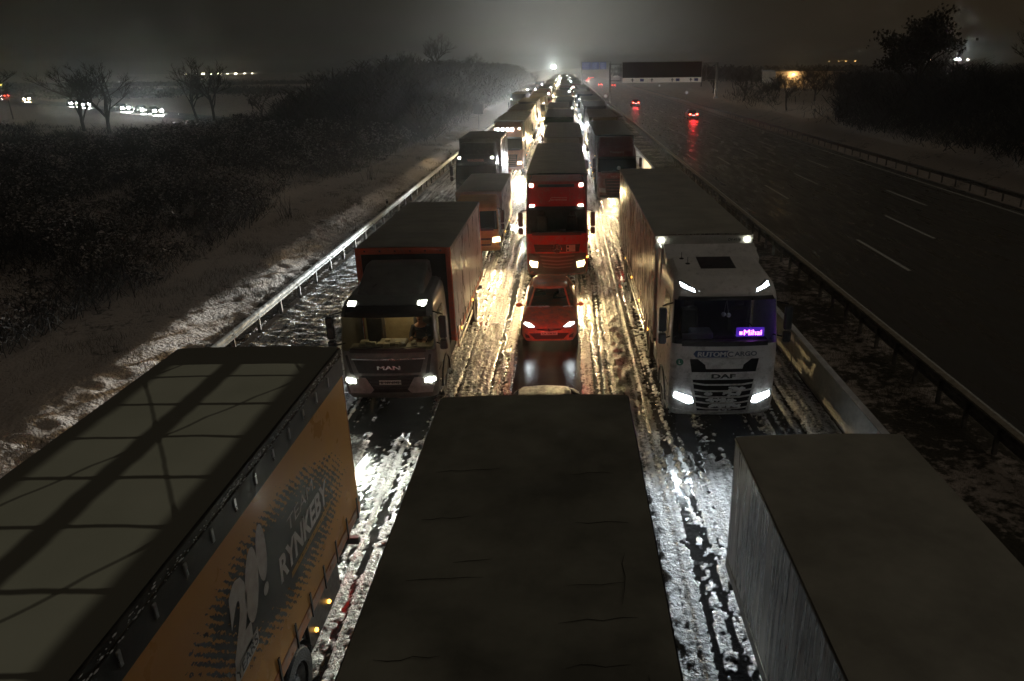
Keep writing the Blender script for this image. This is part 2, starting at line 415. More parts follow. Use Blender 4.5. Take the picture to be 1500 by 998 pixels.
# ------------------------------------------------------------------ truck cab
def cab_shell(P):
    hw = P['hw']; zb, g0, g1, zt = P['zb'], P['g0'], P['g1'], P['zt']; yb = P.get('yb', 2.2); rise = P.get('rise', .15)
    lean = P.get('lean', .22); br = P.get('round', .2)
    Lv = [(zb, .12, hw * .95, .2), (zb + .12, .03, hw * .985, .2), (zb + .35, 0, hw, .2), (g0 - .25, .0, hw, .18), (g0, .02, hw, .17), (g1, .02 + lean, hw * .965, .17),
          (g1 + .12, .07 + lean, hw * .955, .2), (zt - (zt - g1) * .35, .20 + lean, hw * .93, .22), (zt - .06, .42 + lean, hw * .88, .24), (zt, .62 + lean, hw * .80, .25)]
    def at(z):
        for a, b_ in zip(Lv[:-1], Lv[1:]):
            if z <= b_[0] + 1e-6:
                t = (z - a[0]) / (b_[0] - a[0]); return [a[i] * (1 - t) + b_[i] * t for i in range(4)]
        return list(Lv[-1])
    def sec(z):
        _, yf, h, r = at(z); pts = []
        w = max(0, (z - g1) / (zt - g1))
        pts.append((-h, yb)); pts.append((-h, yb * .6)); pts.append((-h, yf + r + .12))
        for k in range(6): a = pi / 2 * k / 5; pts.append((-h + r - r * math.cos(a), yf + .07 + r - r * math.sin(a)))
        for u in (-.72, -.45, -.2, .2, .45, .72): pts.append((u * (h - r) , yf + .07 * (abs(u)) ** 2.2))
        left = pts[:9]
        pts += [(-x, y) for x, y in reversed(left)]
        return [(x, y, z + rise * w * max(0, (y - yf) / (yb - yf))) for x, y in pts]
    zs = [zb, zb + .12, zb + .35, (zb + g0) / 2, g0 - .25, g0 - .08, g0]
    gz = [g0, g0 + (g1 - g0) * .33, g0 + (g1 - g0) * .66, g1]
    tz = [g1, g1 + .06, g1 + .12, g1 + (zt - g1) * .4, zt - (zt - g1) * .35, zt - (zt - g1) * .2, zt - .06, zt - .02, zt]
    full = MB(); body = MB(); gl = MB()
    def rows(mb, zz, c0, c1):
        S = [sec(z)[c0:c1] for z in zz]; n = len(S[0]); V = [p for r_ in S for p in r_]; F = []
        for i in range(len(S) - 1):
            for k in range(n - 1): a = i * n + k; F.append((a, a + 1, a + 1 + n, a + n))
        mb.add(V, F)
    N = len(sec(zb)); ga, gb = 5, N - 5
    rows(full, zs + gz[1:] + tz[1:], 0, N)
    rows(body, zs, 0, N); rows(body, tz, 0, N); rows(body, gz, 0, ga + 1); rows(body, gz, gb - 1, N); rows(gl, gz, ga, gb)
    top = sec(zt); n = len(top)
    # roof cap as quads between mirrored points, plus back wall
    V = top; F = [(k, n - 1 - k, n - 2 - k, k + 1) for k in range(n // 2 - 1)]
    F.append((n // 2 - 1, n - n // 2, n // 2)) if n % 2 else None
    body.add(V, [f[::-1] for f in F]); full.add(V, F)
    body.box(-hw * .9, hw * .9, yb - .03, yb, zb + .2, zt + rise * .6)
    return full, body, gl, at, sec, yb

def build_cab(root, P, paint_m, lite=False):
    full, body, gl, at, sec, yb = cab_shell(P)
    cabo = body.build('cab', paint_m, root, True)
    S = Surf(full); hw = P['hw']; zb, g0, g1, zt = P['zb'], P['g0'], P['g1'], P['zt']
    if P.get('see'):
        gl.build('windscreen', GLASS, root, True)
    else: gl.build('windscreen', DGLASS, root, True)
    # black surround of windscreen
    m = MB(); S.rect(m, -hw * .8, hw * .8, g0 - .05, g0 + .06, .006, .01); m.build('cowl', BLACK, root)
    if P.get('visor', True):
        m = MB()
        for z, dp in ((g1 - .02, .10),):
            m.grid(lambda u, v: (lambda h: (h[0], h[1] - .03 - .16 * v, h[2] - .10 * v))(S.hit(u * hw * .9, g1 + .08)), [-1 + k / 8 for k in range(17)], [0, .5, 1])
            m.grid(lambda u, v: (lambda h: (h[0], h[1] - .03 - .16 * v, h[2] - .10 * v - .02))(S.hit(u * hw * .9, g1 + .08)), [-1 + k / 8 for k in range(17)], [0, .5, 1], True)
        m.build('sun_visor', P.get('visor_m', BLACK), root)
    # mirrors, wipers
    for s_ in (-1, 1):
        m = MB(); mx = s_ * (hw + .20)
        m.box(min(mx - .09, mx + .09), mx + .09, .12, .24, g0 + .28, g0 + .85, .03); m.box(mx - .09, mx + .09, .12, .25, g0 - .02, g0 + .24, .03)
        m.tube([(s_ * hw * .95, .38, g0 + .9), (mx, .22, g0 + .88)], .018, 6); m.tube([(s_ * hw * .95, .38, g0 + .1), (mx, .22, g0 + .08)], .018, 6)
        m.build('mirror', BLACK, root)
        if not lite:
            g = MB(); g.box(mx - .075, mx + .075, .252, .256, g0 + .31, g0 + .82); g.build('mirror_glass', CHROME, root)
    if not lite:
        for x0, x1 in ((-.85, -.1), (-.05, .75)):
            m = MB(); pts = [S.hit(x0 + (x1 - x0) * t, g0 + .02 + .10 * t, .025) for t in (0, .25, .5, .75, 1)]
            m.tube(pts, .012, 6); m.build('wiper', BLACK, root)
    # doors with window, handle, and seam lines on both sides
    for s_ in (-1, 1):
        d = MB(); x = s_ * (hw + .004)
        def px(z, e=.004): return s_ * (at(z)[2] + e)
        zz = [g0 - .75, g0 - .3, g0 - .02]
        d.grid(lambda u, v: (px(v, .010), u, v), [.55, .9, 1.3, 1.62], zz, s_ > 0)
        do = d.build('door', paint_m, root)
        w = MB(); w.grid(lambda u, v: (px(v, .012), (u + (v - g0) * .2 * (1 if u < .7 else 0)), v), [.52, .9, 1.25, 1.55], [g0 + .02, (g0 + g1) / 2, g1 - .06], s_ > 0); w.build('side_window', DGLASS, do)
        hn = MB(); hn.box(min(x, x + s_ * .04), max(x, x + s_ * .04), 1.35, 1.55, g0 - .18, g0 - .13, .01); hn.build('handle', BLACK, do)
        if not lite:
            st = MB()
            for k in range(3): st.box(min(s_ * (hw - .25), s_ * (hw + .01)), max(s_ * (hw - .25), s_ * (hw + .01)), .38, .86, .42 + k * .32, .47 + k * .32, .01)
            st.build('step', DARK, root)
            # wheel arch
            a = MB(); cy = P.get('axle', 1.42); ro, ri = .64, .58
            pts = [(t, r_) for t in range(0)]
            vv = []; ff = []
            for k in range(13):
                an = pi * k / 12
                for r_ in (ri, ro):
                    for xx in (hw - .30, hw + .03): vv.append((s_ * xx, cy + r_ * math.cos(an), .5 + r_ * math.sin(an)))
            for k in range(12):
                o = k * 4
                ff += [(o, o + 1, o + 5, o + 4), (o + 2, o + 6, o + 7, o + 3), (o + 1, o + 3, o + 7, o + 5)]
            a.add(vv, ff); a.build('fender', BLACK, root)
    # interior
    if P.get('see'):
        m = MB(); m.box(-hw * .9, hw * .9, .40, .78, g0 - .35, g0 - .05, .04); m.box(-.35, .35, .48, .9, g0 - .1, g0 + .03, .03); m.build('dashboard', P.get('dash', DASH), root)
        m = MB(); m.box(-hw * .93, hw * .93, .3, yb - .1, zb + .55, zb + .6); m.box(-hw * .92, hw * .92, yb - .14, yb - .1, zb + .6, g1 + .1); m.build('cabin_lining', P.get('lining', SEAT), root)
        for s_ in (-1, 1):
            m = MB(); m.box(s_ * .62 - .25, s_ * .62 + .25, 1.0, 1.5, zb + .75, g0 - .28, .06); m.box(s_ * .62 - .24, s_ * .62 + .24, 1.45, 1.6, g0 - .3, g0 + .42, .06); m.box(s_ * .62 - .13, s_ * .62 + .13, 1.47, 1.58, g0 + .44, g0 + .62, .04)
            m.build('seat', SEAT, root)
        m = MB(); n = 20; cx = .62
        ring = [(cx + .22 * math.cos(2 * pi * k / n), .92 + .07 * math.sin(2 * pi * k / n), g0 + .02 + .19 * math.sin(2 * pi * k / n)) for k in range(n + 1)]
        m.tube(ring, .016, 6); m.box(cx - .2, cx + .2, .9, .93, g0 + .0, g0 + .04); m.build('steering_wheel', BLACK, root)
    return S, at, sec, full

def headlights(root, S, poly, lens_m, energy, color, zc, xc, spots=2, off=.012, tilt=9, house=True, y=-.10, d=None, cone=112, vs_=.26):
    for s_ in (-1, 1):
        pl = poly if s_ > 0 else mirror(poly)
        cx = sum(p[0] for p in pl) / len(pl); cz = sum(p[1] for p in pl) / len(pl)
        h = MB(); S.patch(h, [(cx + (p[0] - cx) * 1.28, cz + (p[1] - cz) * 1.35) for p in pl], .003, .006, d); ho = h.build('headlight', LENS_OFF, root)
        l = MB(); S.patch(l, pl, off, .006, d); l.build('lens', lens_m, ho)
    for k in range(spots):
        s_ = (-1, 1)[k] if spots == 2 else 0
        lamp('headlight_beam', 'SPOT', energy, color, root, (s_ * xc, y, zc), (R(90 - tilt), 0, pi), .045, (1, vs_, 1), R(cone), .75)
def roof_markers(root, S, x, z, m=None, w=.09, h=.05):
    for s_ in (-1, 1):
        q = MB(); S.rect(q, s_ * x - w, s_ * x + w, z - h, z + h, .01, .03, sub=3); q.build('roof_lamp', m or L_NEUT, root)

def deflector(root, P, m, top, yb):
    hw, zt = P['hw'], P['zt']; q = MB(); z0 = zt - .05; dw = P.get('dw', hw * .88)
    Rr = []
    for t in (0, .25, .5, .75, .93, 1.0):
        z = z0 + (top - z0) * t; yf = .75 + (yb - .95) * (t ** 1.3) * .85 + (.08 if t == 1 else 0); w = dw * (1 - .06 * t) - (.06 if t == 1 else 0); r = .14
        pts = [(-w, yb + .05), (-w, yf + r)] + [(-w + r - r * math.cos(a), yf + r - r * math.sin(a)) for a in (pi / 6, pi / 3, pi / 2)] + [(0, yf - .03)]
        pts += [(-x, y) for x, y in reversed(pts[:-1])]
        Rr.append([(x, y, z + .18 * (1 - t) * 0) for x, y in pts])
    n = len(Rr[0]); V = [p for r_ in Rr for p in r_]; F = []
    for i in range(len(Rr) - 1):
        for k in range(n - 1): a = i * n + k; F.append((a, a + 1, a + 1 + n, a + n))
    o = (len(Rr) - 1) * n; F.append(tuple(o + k for k in range(n)))
    F += [(i * n, (i + 1) * n, (i + 1) * n + n - 1, i * n + n - 1) for i in range(len(Rr) - 1)]
    q.add(V, F); q.build('air_deflector', m, root, True)

# ------------------------------------------------------------------ trailer / box body
def box_body(root, P, lite=False):
    """P: x half width w, y0,y1, z0,z1, side, roof, frame materials"""
    w, y0, y1, z0, z1 = P['w'], P['y0'], P['y1'], P['z0'], P['z1']; L = y1 - y0
    side, roof, frame = P['side'], P['roof'], P['frame']; amp = P.get('wrinkle', .018); sd = P.get('seed', 1)
    ny = 3 if lite else max(8, int(L / .10)); nz = 2 if lite else 14
    cr = .12 if not P.get('hard') else .05
    for s_ in (-1, 1):
        m = MB(); us = [y0 + .06 + (L - .12) * k / ny for k in range(ny + 1)]; vs2 = [z0 + .04 + (z1 - cr - z0 - .04) * k / nz for k in range(nz + 1)]
        if lite: m.grid(lambda u, v: (s_ * w, u, v), us, vs2, s_ < 0)
        else:
            def f(u, v):
                t = (v - z0) / (z1 - z0); k = math.sin(min(1, max(0, t)) * pi)
                a = float(fbm(u * 1.4, v * .35, 3, sd)) - .5; b_ = float(vnoise(u * 5, v * .5, sd + 5)) - .5
                e = .5 + .5 * math.cos(u * 2 * pi / .6)
                return (s_ * (w + amp * (2.4 * a + .7 * b_) * (.25 + k) + amp * .25 * e * (1 - t)), u, v)
            m.grid(f, us, vs2, s_ < 0)
        so = m.build('side_panel' if P.get('hard') else 'side_curtain', side, root, True)
        if P.get('deco') and s_ == P['deco'][0]: P['deco'][1](so)
        # rails
        r = MB(); r.box(min(s_ * (w - .02), s_ * (w + .015)), max(s_ * (w - .02), s_ * (w + .015)), y0, y1, z0 - .14, z0 + .04, .008); r.build('bottom_rail', P.get('rail', frame), root)
        r = MB(); r.box(min(s_ * (w - .03), s_ * (w + P.get('rp', .012))), max(s_ * (w - .03), s_ * (w + P.get('rp', .012))), y0, y1, z1 - cr - .005, z1 - .01, .01); r.build('top_rail', P.get('trail', frame), root)
        if not lite and not P.get('hard'):
            b_ = MB(); yy = y0 + .3
            while yy < y1 - .1:
                b_.box(min(s_ * (w + .016), s_ * (w + .03)), max(s_ * (w + .016), s_ * (w + .03)), yy - .022, yy + .022, z0 - .17, z0 + .22); yy += .6
            b_.build('curtain_straps', P.get('strap', BLACK), root)
    # roof
    m = MB(); nx = 2 if lite else 14; ny2 = 2 if lite else max(10, int(L / .12))
    def fr(u, v):
        if lite: return (u * w * .995, v, z1)
        e = (1 - abs(u) ** 3); bow = abs(math.sin((v - y0) * pi / .62)); 
        return (u * w * .995, v, z1 + .03 * e - P.get('sag', .014) * e * bow + .012 * e * (float(fbm(u * 3 + sd, v * .8, 3, sd)) - .5))
    m.grid(fr, [-1 + 2 * k / nx for k in range(nx + 1)], [y0 + L * k / ny2 for k in range(ny2 + 1)]); m.build('roof', roof, root, not lite)
    # floor, front wall, rear doors
    m = MB(); m.box(-w, w, y0 + .02, y1 - .02, z0 - .1, z0 - .02); m.box(-.45, .45, y0 + .2, y1 - .3, z0 - .42, z0 - .1); 
    for k in range(int(L / 1.1)): m.box(-w * .95, w * .95, y0 + .5 + k * 1.1, y0 + .58 + k * 1.1, z0 - .24, z0 - .1)
    m.build('chassis', DARK, root)
    if P.get('frontframe'):
        m = MB(); m.box(-w * .96, w * .96, y0 + .05, y0 + .09, z0, z1 - .1); m.build('front_wall', P.get('frontm', BLACK), root)
        m = MB(); m.box(-w - .01, -w + .13, y0 - .03, y0 + .1, z0 - .1, z1, .015); m.box(w - .13, w + .01, y0 - .03, y0 + .1, z0 - .1, z1, .015); m.box(-w + .13, w - .13, y0 - .028, y0 + .1, z1 - .17, z1 + .002, .012)
        m.build('front_frame', frame, root)
        m = MB()
        for k in range(6): xx = -w * .8 + k * w * 1.6 / 5; m.box(xx - .022, xx + .022, y0 - .035, y0 - .027, z1 - .10, z1 - .06)
        m.build('frame_rivets', INK, root)
    else:
        m = MB(); m.box(-w, w, y0, y0 + .05, z0, z1 - .002, .02); m.build('front_wall', P.get('frontm', frame), root)
    m = MB(); m.box(-w, -.006, y1 - .05, y1, z0, z1 - .003, .01); m.box(.006, w, y1 - .05, y1, z0, z1 - .003, .01); m.build('rear_door', P.get('rear', frame), root)
    if not lite:
        m = MB()
        for xx in (-.9, -.35, .35, .9): m.tube([(xx * w, y1 + .03, z0 + .1), (xx * w, y1 + .03, z1 - .1)], .018, 8)
        m.build('door_bars', ALU, root)
        for s_ in (-1, 1):
            m = MB(); xx = s_ * (w - .03)
            g0_, g1_ = P.get('guard', (y0 + 2.2, y1 - 4.6))
            if g1_ > g0_ + .5:
                for z in (.55, .82): m.box(min(xx, xx + s_ * .03), max(xx, xx + s_ * .03), g0_, g1_, z, z + .12, .008)
                for k in range(3): yy = g0_ + .1 + (g1_ - g0_ - .2) * k / 2; m.box(min(xx, xx - s_ * .05), max(xx, xx - s_ * .05), yy - .03, yy + .03, .55, z0 - .1)
                m.build('side_guard', P.get('guard_m', ALU), root)
            for k in range(max(2, int(L / 2.8))):
                q = MB(); yy = y0 + 1. + k * 2.8
                if yy > y1 - .3: break
                q.box(min(s_ * (w + .015), s_ * (w + .035)), max(s_ * (w + .015), s_ * (w + .035)), yy - .05, yy + .05, z0 - .11, z0 - .07); q.build('side_marker', P.get('mk', AMBER), root)
    for (ax, dual) in P.get('axles', []):
        for s_ in (-1, 1):
            wheel(root, s_ * (w - .17), ax, .5, .34, s_, lite)
            if not lite:
                f = MB(); vv = []; ff = []
                for k in range(9):
                    an = pi * (.08 + .84 * k / 8)
                    for xx in (w - .36, w - .01): vv.append((s_ * xx, ax + .57 * math.cos(an), .5 + .57 * math.sin(an)))
                for k in range(8): o = k * 2; ff.append((o, o + 1, o + 3, o + 2))
                f.add(vv, ff); f.build('mudguard', BLACK, root)
    for s_ in (-1, 1):
        if lite: break
        q = MB(); q.box(s_ * w * .78 - .18, s_ * w * .78 + .18, y1 - .06, y1 + .02, z0 - .34, z0 - .2, .01); q.build('tail_light', L_RED if P.get('tail') else LENS_OFF, root)
    m = MB(); m.box(-w * .96, w * .96, y1 - .12, y1 - .02, .45, .58, .01)
    for s_ in (-1, 1): m.box(s_ * .6 - .05, s_ * .6 + .05, y1 - .11, y1 - .04, .58, z0 - .1)
    m.build('underrun_bar', DARK, root)
    if P.get('tail'):
        for s_ in (-1, 1): lamp('tail_light_glow', 'SPOT', P['tail'], (1, .06, .03), root, (s_ * w * .78, y1 + .06, z0 - .27), (R(80), 0, 0), .08, (1, 1, 1), R(84), .9)

def plate(root, S, x0, x1, z0, z1, txt, m=None, t0=.06):
    q = MB(); S.rect(q, x0, x1, z0, z1, .01, .012, sub=3); o = q.build('licence_plate', m or PLATE, root)
    q = MB(); S.text(q, txt, x0 + t0 * (x1 - x0), x1 - t0 * (x1 - x0), z0 + .025, z1 - .025, .026); q.build('plate_characters', INK, o)

def tractor_under(root, hw, y1, axles=(1.42, 4.9), lite=False):
    m = MB(); m.box(-.45, .45, .5, y1, .55, .95, .02); m.box(-hw + .05, -.5, 2.4, 3.9, .45, .95, .06); m.box(.5, hw - .05, 2.4, 3.9, .45, .95, .06); m.box(-hw * .8, hw * .8, .3, 2.2, .45, .8); m.build('frame', DARK, root)
    for s_ in (-1, 1):
        wheel(root, s_ * (hw - .16), axles[0], .5, .3, s_, lite)
        for a in axles[1:]: wheel(root, s_ * (hw - .22), a, .5, .42, s_, lite)

CURT = {}
def curtain(name, c, rough=.33, metal=0.0, grime=.25, coat=0.):
    m = mat("curtain_" + name, c, rough, metal=metal, noise=grime, nscale=2.0, rvar=.14, bump=.35, bscale=3.5, stretch=(1, 1.6, .5)); return m

# ================================================================== SETTING
# ---- terrain
def terrain(x, y):
    x = np.asarray(x, float); y = np.asarray(y, float); z = np.zeros(np.broadcast(x, y).shape) + x * 0
    d = -10.5 - x
    A = sstep(72, 135, y) * (1 - .45 * sstep(300, 700, y))
    z1 = np.interp(d, [-50, 0, .35, .9, 1.5, 3.0, 5.5, 12, 18, 30, 45, 60, 90, 2000], [0, 0, -.10, -.22, -.2, .22, .30, 1.0, 1.3, 1.0, .2, -.3, -.5, -.5])
    z2 = np.interp(d, [-50, 0, .35, .9, 1.5, 3.0, 5.5, 9, 14, 20, 27, 36, 90, 2000], [0, 0, -.10, -.22, -.2, .22, .6, 2.4, 5.2, 6.2, 4.0, .6, -.2, -.5])
    zl = z1 * (1 - A) + z2 * A
    e = x - 27.6
    zr = np.interp(e, [-80, 0, .4, 1.2, 4, 9, 16, 30, 60, 2000], [0, 0, -.05, .1, .9, 2.5, 3.6, 3.4, 2.2, 1.5])
    Br = sstep(130, 190, y); zr = zr * (1 - .25 * Br)
    z = np.where(d > 0, zl, np.where(e > 0, zr, 0.0))
    return z
xs = np.unique(np.round(np.concatenate([-np.geomspace(60, 1500, 26), np.linspace(-60, -20, 60), np.arange(-20, -10.2, .09), np.linspace(-10.2, 6.6, 12), np.arange(6.6, 10.6, .12), np.linspace(10.6, 26.4, 8), np.arange(26.4, 40, .25), np.linspace(40, 70, 40), np.geomspace(70, 1500, 24)]), 3))
ys = np.unique(np.round(np.concatenate([np.linspace(-30, 4, 12), np.arange(4, 60, .16), np.arange(60, 130, .7), np.linspace(130, 400, 80), np.geomspace(400, 3000, 30)]), 3))
X, Y = np.meshgrid(xs, ys, indexing='ij')
Z = terrain(X, Y)
off = ((X < -10.5) | (X > 27.6)).astype(float); med = ((X > 6.7) & (X < 9.9)).astype(float)
nearf = 1 - sstep(60, 200, Y)
Z += off * (.16 * (fbm(X * .55, Y * .35, 4, 3) - .5) + nearf * (.12 * (fbm(X * 2.2 + Y * .9, Y * 1.7, 3, 9) - .5) + .13 * sstep(-15, -13.5, X) * (fbm(X * 2.2 - Y * .6, Y * 3.0, 2, 19) - .5)) + sstep(20, 60, np.abs(X)) * .5 * (fbm(X * .1, Y * .08, 3, 5) - .5))
Z += med * (.08 * (fbm(X * 3, Y * 2, 4, 13) - .4) + .0)
Z -= (1 - np.clip(off + med, 0, 1)) * .06
def snow_material():
    m = bpy.data.materials.new("snowy_ground"); m.use_nodes = True; N, L, b = nodes(m)
    t = N.new('ShaderNodeTexCoord'); n1 = N.new('ShaderNodeTexNoise'); n1.inputs['Scale'].default_value = 3.2; n1.inputs['Detail'].default_value = 8; n1.inputs['Roughness'].default_value = .7
    n2 = N.new('ShaderNodeTexNoise'); n2.inputs['Scale'].default_value = .35; n2.inputs['Detail'].default_value = 4
    L.new(t.outputs['Object'], n1.inputs['Vector']); L.new(t.outputs['Object'], n2.inputs['Vector'])
    ad = N.new('ShaderNodeMath'); ad.operation = 'MULTIPLY_ADD'; L.new(n2.outputs[0], ad.inputs[0]); ad.inputs[1].default_value = .8; L.new(n1.outputs[0], ad.inputs[2])
    # more grass shows in the median and in the ditch
    sp = N.new('ShaderNodeSeparateXYZ'); L.new(t.outputs['Object'], sp.inputs[0])
    def mth(op, a, b2=None, c2=None):
        q = N.new('ShaderNodeMath'); q.operation = op
        for i, v in enumerate((a, b2, c2)):
            if v is None: continue
            if isinstance(v, (int, float)): q.inputs[i].default_value = v
            else: L.new(v, q.inputs[i])
        return q.outputs[0]
    md = mth('COMPARE', sp.outputs[0], 8.2, 1.7)
    dt = mth('COMPARE', sp.outputs[0], -11.2, .7)
    hh = mth('SUBTRACT', mth('SUBTRACT', ad.outputs[0], mth('MULTIPLY', md, .22)), mth('MULTIPLY', dt, .17))
    cr = N.new('ShaderNodeValToRGB'); cr.color_ramp.elements[0].position = .66; cr.color_ramp.elements[0].color = (.05, .042, .025, 1); cr.color_ramp.elements[1].position = .80; cr.color_ramp.elements[1].color = (.46, .39, .34, 1)
    L.new(hh, cr.inputs[0]); L.new(cr.outputs[0], b.inputs['Base Color']); b.inputs['Roughness'].default_value = .75
    n3 = N.new('ShaderNodeTexNoise'); n3.inputs['Scale'].default_value = 9; n3.inputs['Detail'].default_value = 6; L.new(t.outputs['Object'], n3.inputs['Vector'])
    bp = N.new('ShaderNodeBump'); bp.inputs['Strength'].default_value = .9; bp.inputs['Distance'].default_value = .09; L.new(n3.outputs[0], bp.inputs['Height']); L.new(bp.outputs[0], b.inputs['Normal'])
    return m
SNOW = snow_material()
gridmesh('ground', xs, ys, Z, SNOW, 'structure')

# ---- carriageways
def asphalt(name, base, rlo, rhi, bump, spec=.5):
    m = bpy.data.materials.new(name); m.use_nodes = True; N, L, b = nodes(m)
    t = N.new('ShaderNodeTexCoord'); mp = N.new('ShaderNodeMapping'); mp.inputs['Scale'].default_value = (1, .12, 1); L.new(t.outputs['Object'], mp.inputs[0])
    n = N.new('ShaderNodeTexNoise'); n.inputs['Scale'].default_value = 2.4; n.inputs['Detail'].default_value = 7; L.new(mp.outputs[0], n.inputs['Vector'])
    r = N.new('ShaderNodeMapRange'); L.new(n.outputs[0], r.inputs[0]); r.inputs[1].default_value = .35; r.inputs[2].default_value = .65; r.inputs[3].default_value = rlo; r.inputs[4].default_value = rhi; L.new(r.outputs[0], b.inputs['Roughness'])
    mx = N.new('ShaderNodeMix'); mx.data_type = 'RGBA'; L.new(n.outputs[0], mx.inputs[0]); mx.inputs[6].default_value = (*[c * .6 for c in base], 1); mx.inputs[7].default_value = (*[c * 1.4 for c in base], 1); L.new(mx.outputs[2], b.inputs['Base Color'])
    n2 = N.new('ShaderNodeTexNoise'); n2.inputs['Scale'].default_value = 55; n2.inputs['Detail'].default_value = 3; L.new(t.outputs['Object'], n2.inputs['Vector'])
    bp = N.new('ShaderNodeBump'); bp.inputs['Strength'].default_value = bump; bp.inputs['Distance'].default_value = .01; L.new(n2.outputs[0], bp.inputs['Height']); L.new(bp.outputs[0], b.inputs['Normal'])
    b.inputs['Specular IOR Level'].default_value = spec
    return m
ASPH_L = asphalt("wet_asphalt", (.022, .022, .024), .05, .16, .25, .4)
ASPH_R = asphalt("damp_asphalt", (.075, .072, .068), .22, .50, .35, .45)
MARK = mat("road_marking_paint", (.62, .62, .58), .5, noise=.35, nscale=12)
YEND = 1500
def sheet(name, x0, x1, z, m, y0=-25, y1=YEND, kind='structure'):
    q = MB(); yy = [y0, 20, 60, 140, 400, y1]; q.grid(lambda u, v: (u, v, z), [x0, (x0 + x1) / 2, x1], yy); o = q.build(name, m); o['kind'] = kind; return o
sheet('road', -10.15, 6.45, 0.0, ASPH_L)
sheet('opposite_road', 9.95, 26.9, 0.0, ASPH_R)
def marking(name, segs, w=.14):
    q = MB()
    for x, a, b_ in segs: q.grid(lambda u, v: (u, v, .005), [x - w / 2, x + w / 2], [a, b_])
    o = q.build(name, MARK); o['kind'] = 'structure'; return o
segs = []
for x, ph in ((14.35, 4.), (18.2, 10.), (21.95, 1.)):
    y = 8. + ph
    while y < 700: segs.append((x, y, y + 6)); y += 18
marking('lane_markings', segs, .17)
marking('edge_line', [(10.55, -20, 900), (25.9, -20, 900)], .15)
segs = []
for x in (-1.87, 1.88):
    y = -16
    while y < 600: segs.append((x, y, y + 6)); y += 12
marking('lane_markings', segs, .15); marking('edge_line', [(-5.65, -20, 900), (5.7, -20, 900)], .2)

# ---- slush on the jammed carriageway: real relief, the wet asphalt shows through in the ruts
def slush_h(x, y):
    ph = fbm(y * .05, y * 0 + 3, 2, 41) * .5 - .25
    xx = x + ph * .5
    h = np.full(np.broadcast(x, y).shape, .0185)
    for c in (-4.4, -.45, 3.45):
        for s_, wd, dp in ((-1, .20, .012), (1, .20, .012)):
            h = h - dp * np.exp(-((xx - c - s_ * 1.0) / wd) ** 2)
    for c in (-2.5, 1.55, 5.9, -6.2): h = h + .022 * np.exp(-((x - c) / .30) ** 2)
    wob = x + .25 * (fbm(y * .08, x * .3, 2, 91) - .5)
    h = h + .070 * (fbm(wob * 10.0, y * .06, 3, 21) - .5) + .03 * np.exp(-((x - 1.93) / .035) ** 2)                   # long tyre streaks
    h = h + .030 * (fbm(wob * 2.0, y * .5, 3, 31) - .5)
    h = h + .020 * (fbm(x * 7, y * 5, 2, 77) - .5) + .040 * (fbm(x * 15, y * 11, 2, 78) - .5)                       # granular clumps
    sh = sstep(-6.1, -6.7, x)
    h = h * (1 - sh) + sh * (.070 + .04 * (fbm(x * .9, y * .8, 2, 51) - .5) + .105 * (fbm(x * 3.0 + y * 1.2, y * 5.4, 3, 54) - .5))
    rd = np.exp(-((x - 1.50) / .17) ** 2); h = h + rd * .26 * (1 - .6 * sstep(16, 30, y)) * np.clip(fbm(x * 5, y * 3.2, 3, 61) - .35, 0, 1)
    rr = sstep(5.55, 5.95, x); h = h + rr * .04
    # melted wet patches in front of the vehicles
    def wet(cx, hw_, ya, yb_, k): return -k * sstep(hw_ + .25, hw_ - .15, np.abs(x - cx)) * sstep(ya - .8, ya + .4, y) * sstep(yb_ + .8, yb_ - .4, y)
    h = np.maximum(h, .004 + .006 * fbm(x * 9, y * 5, 2, 83)) + wet(-.6, .85, 14.6, 26.5, .060) + wet(-4.5, .9, 16.0, 18.5, .03) + wet(3.6, .9, 14.6, 20, .03) + wet(3.3, 1.15, 43, 52, .02)
    return h
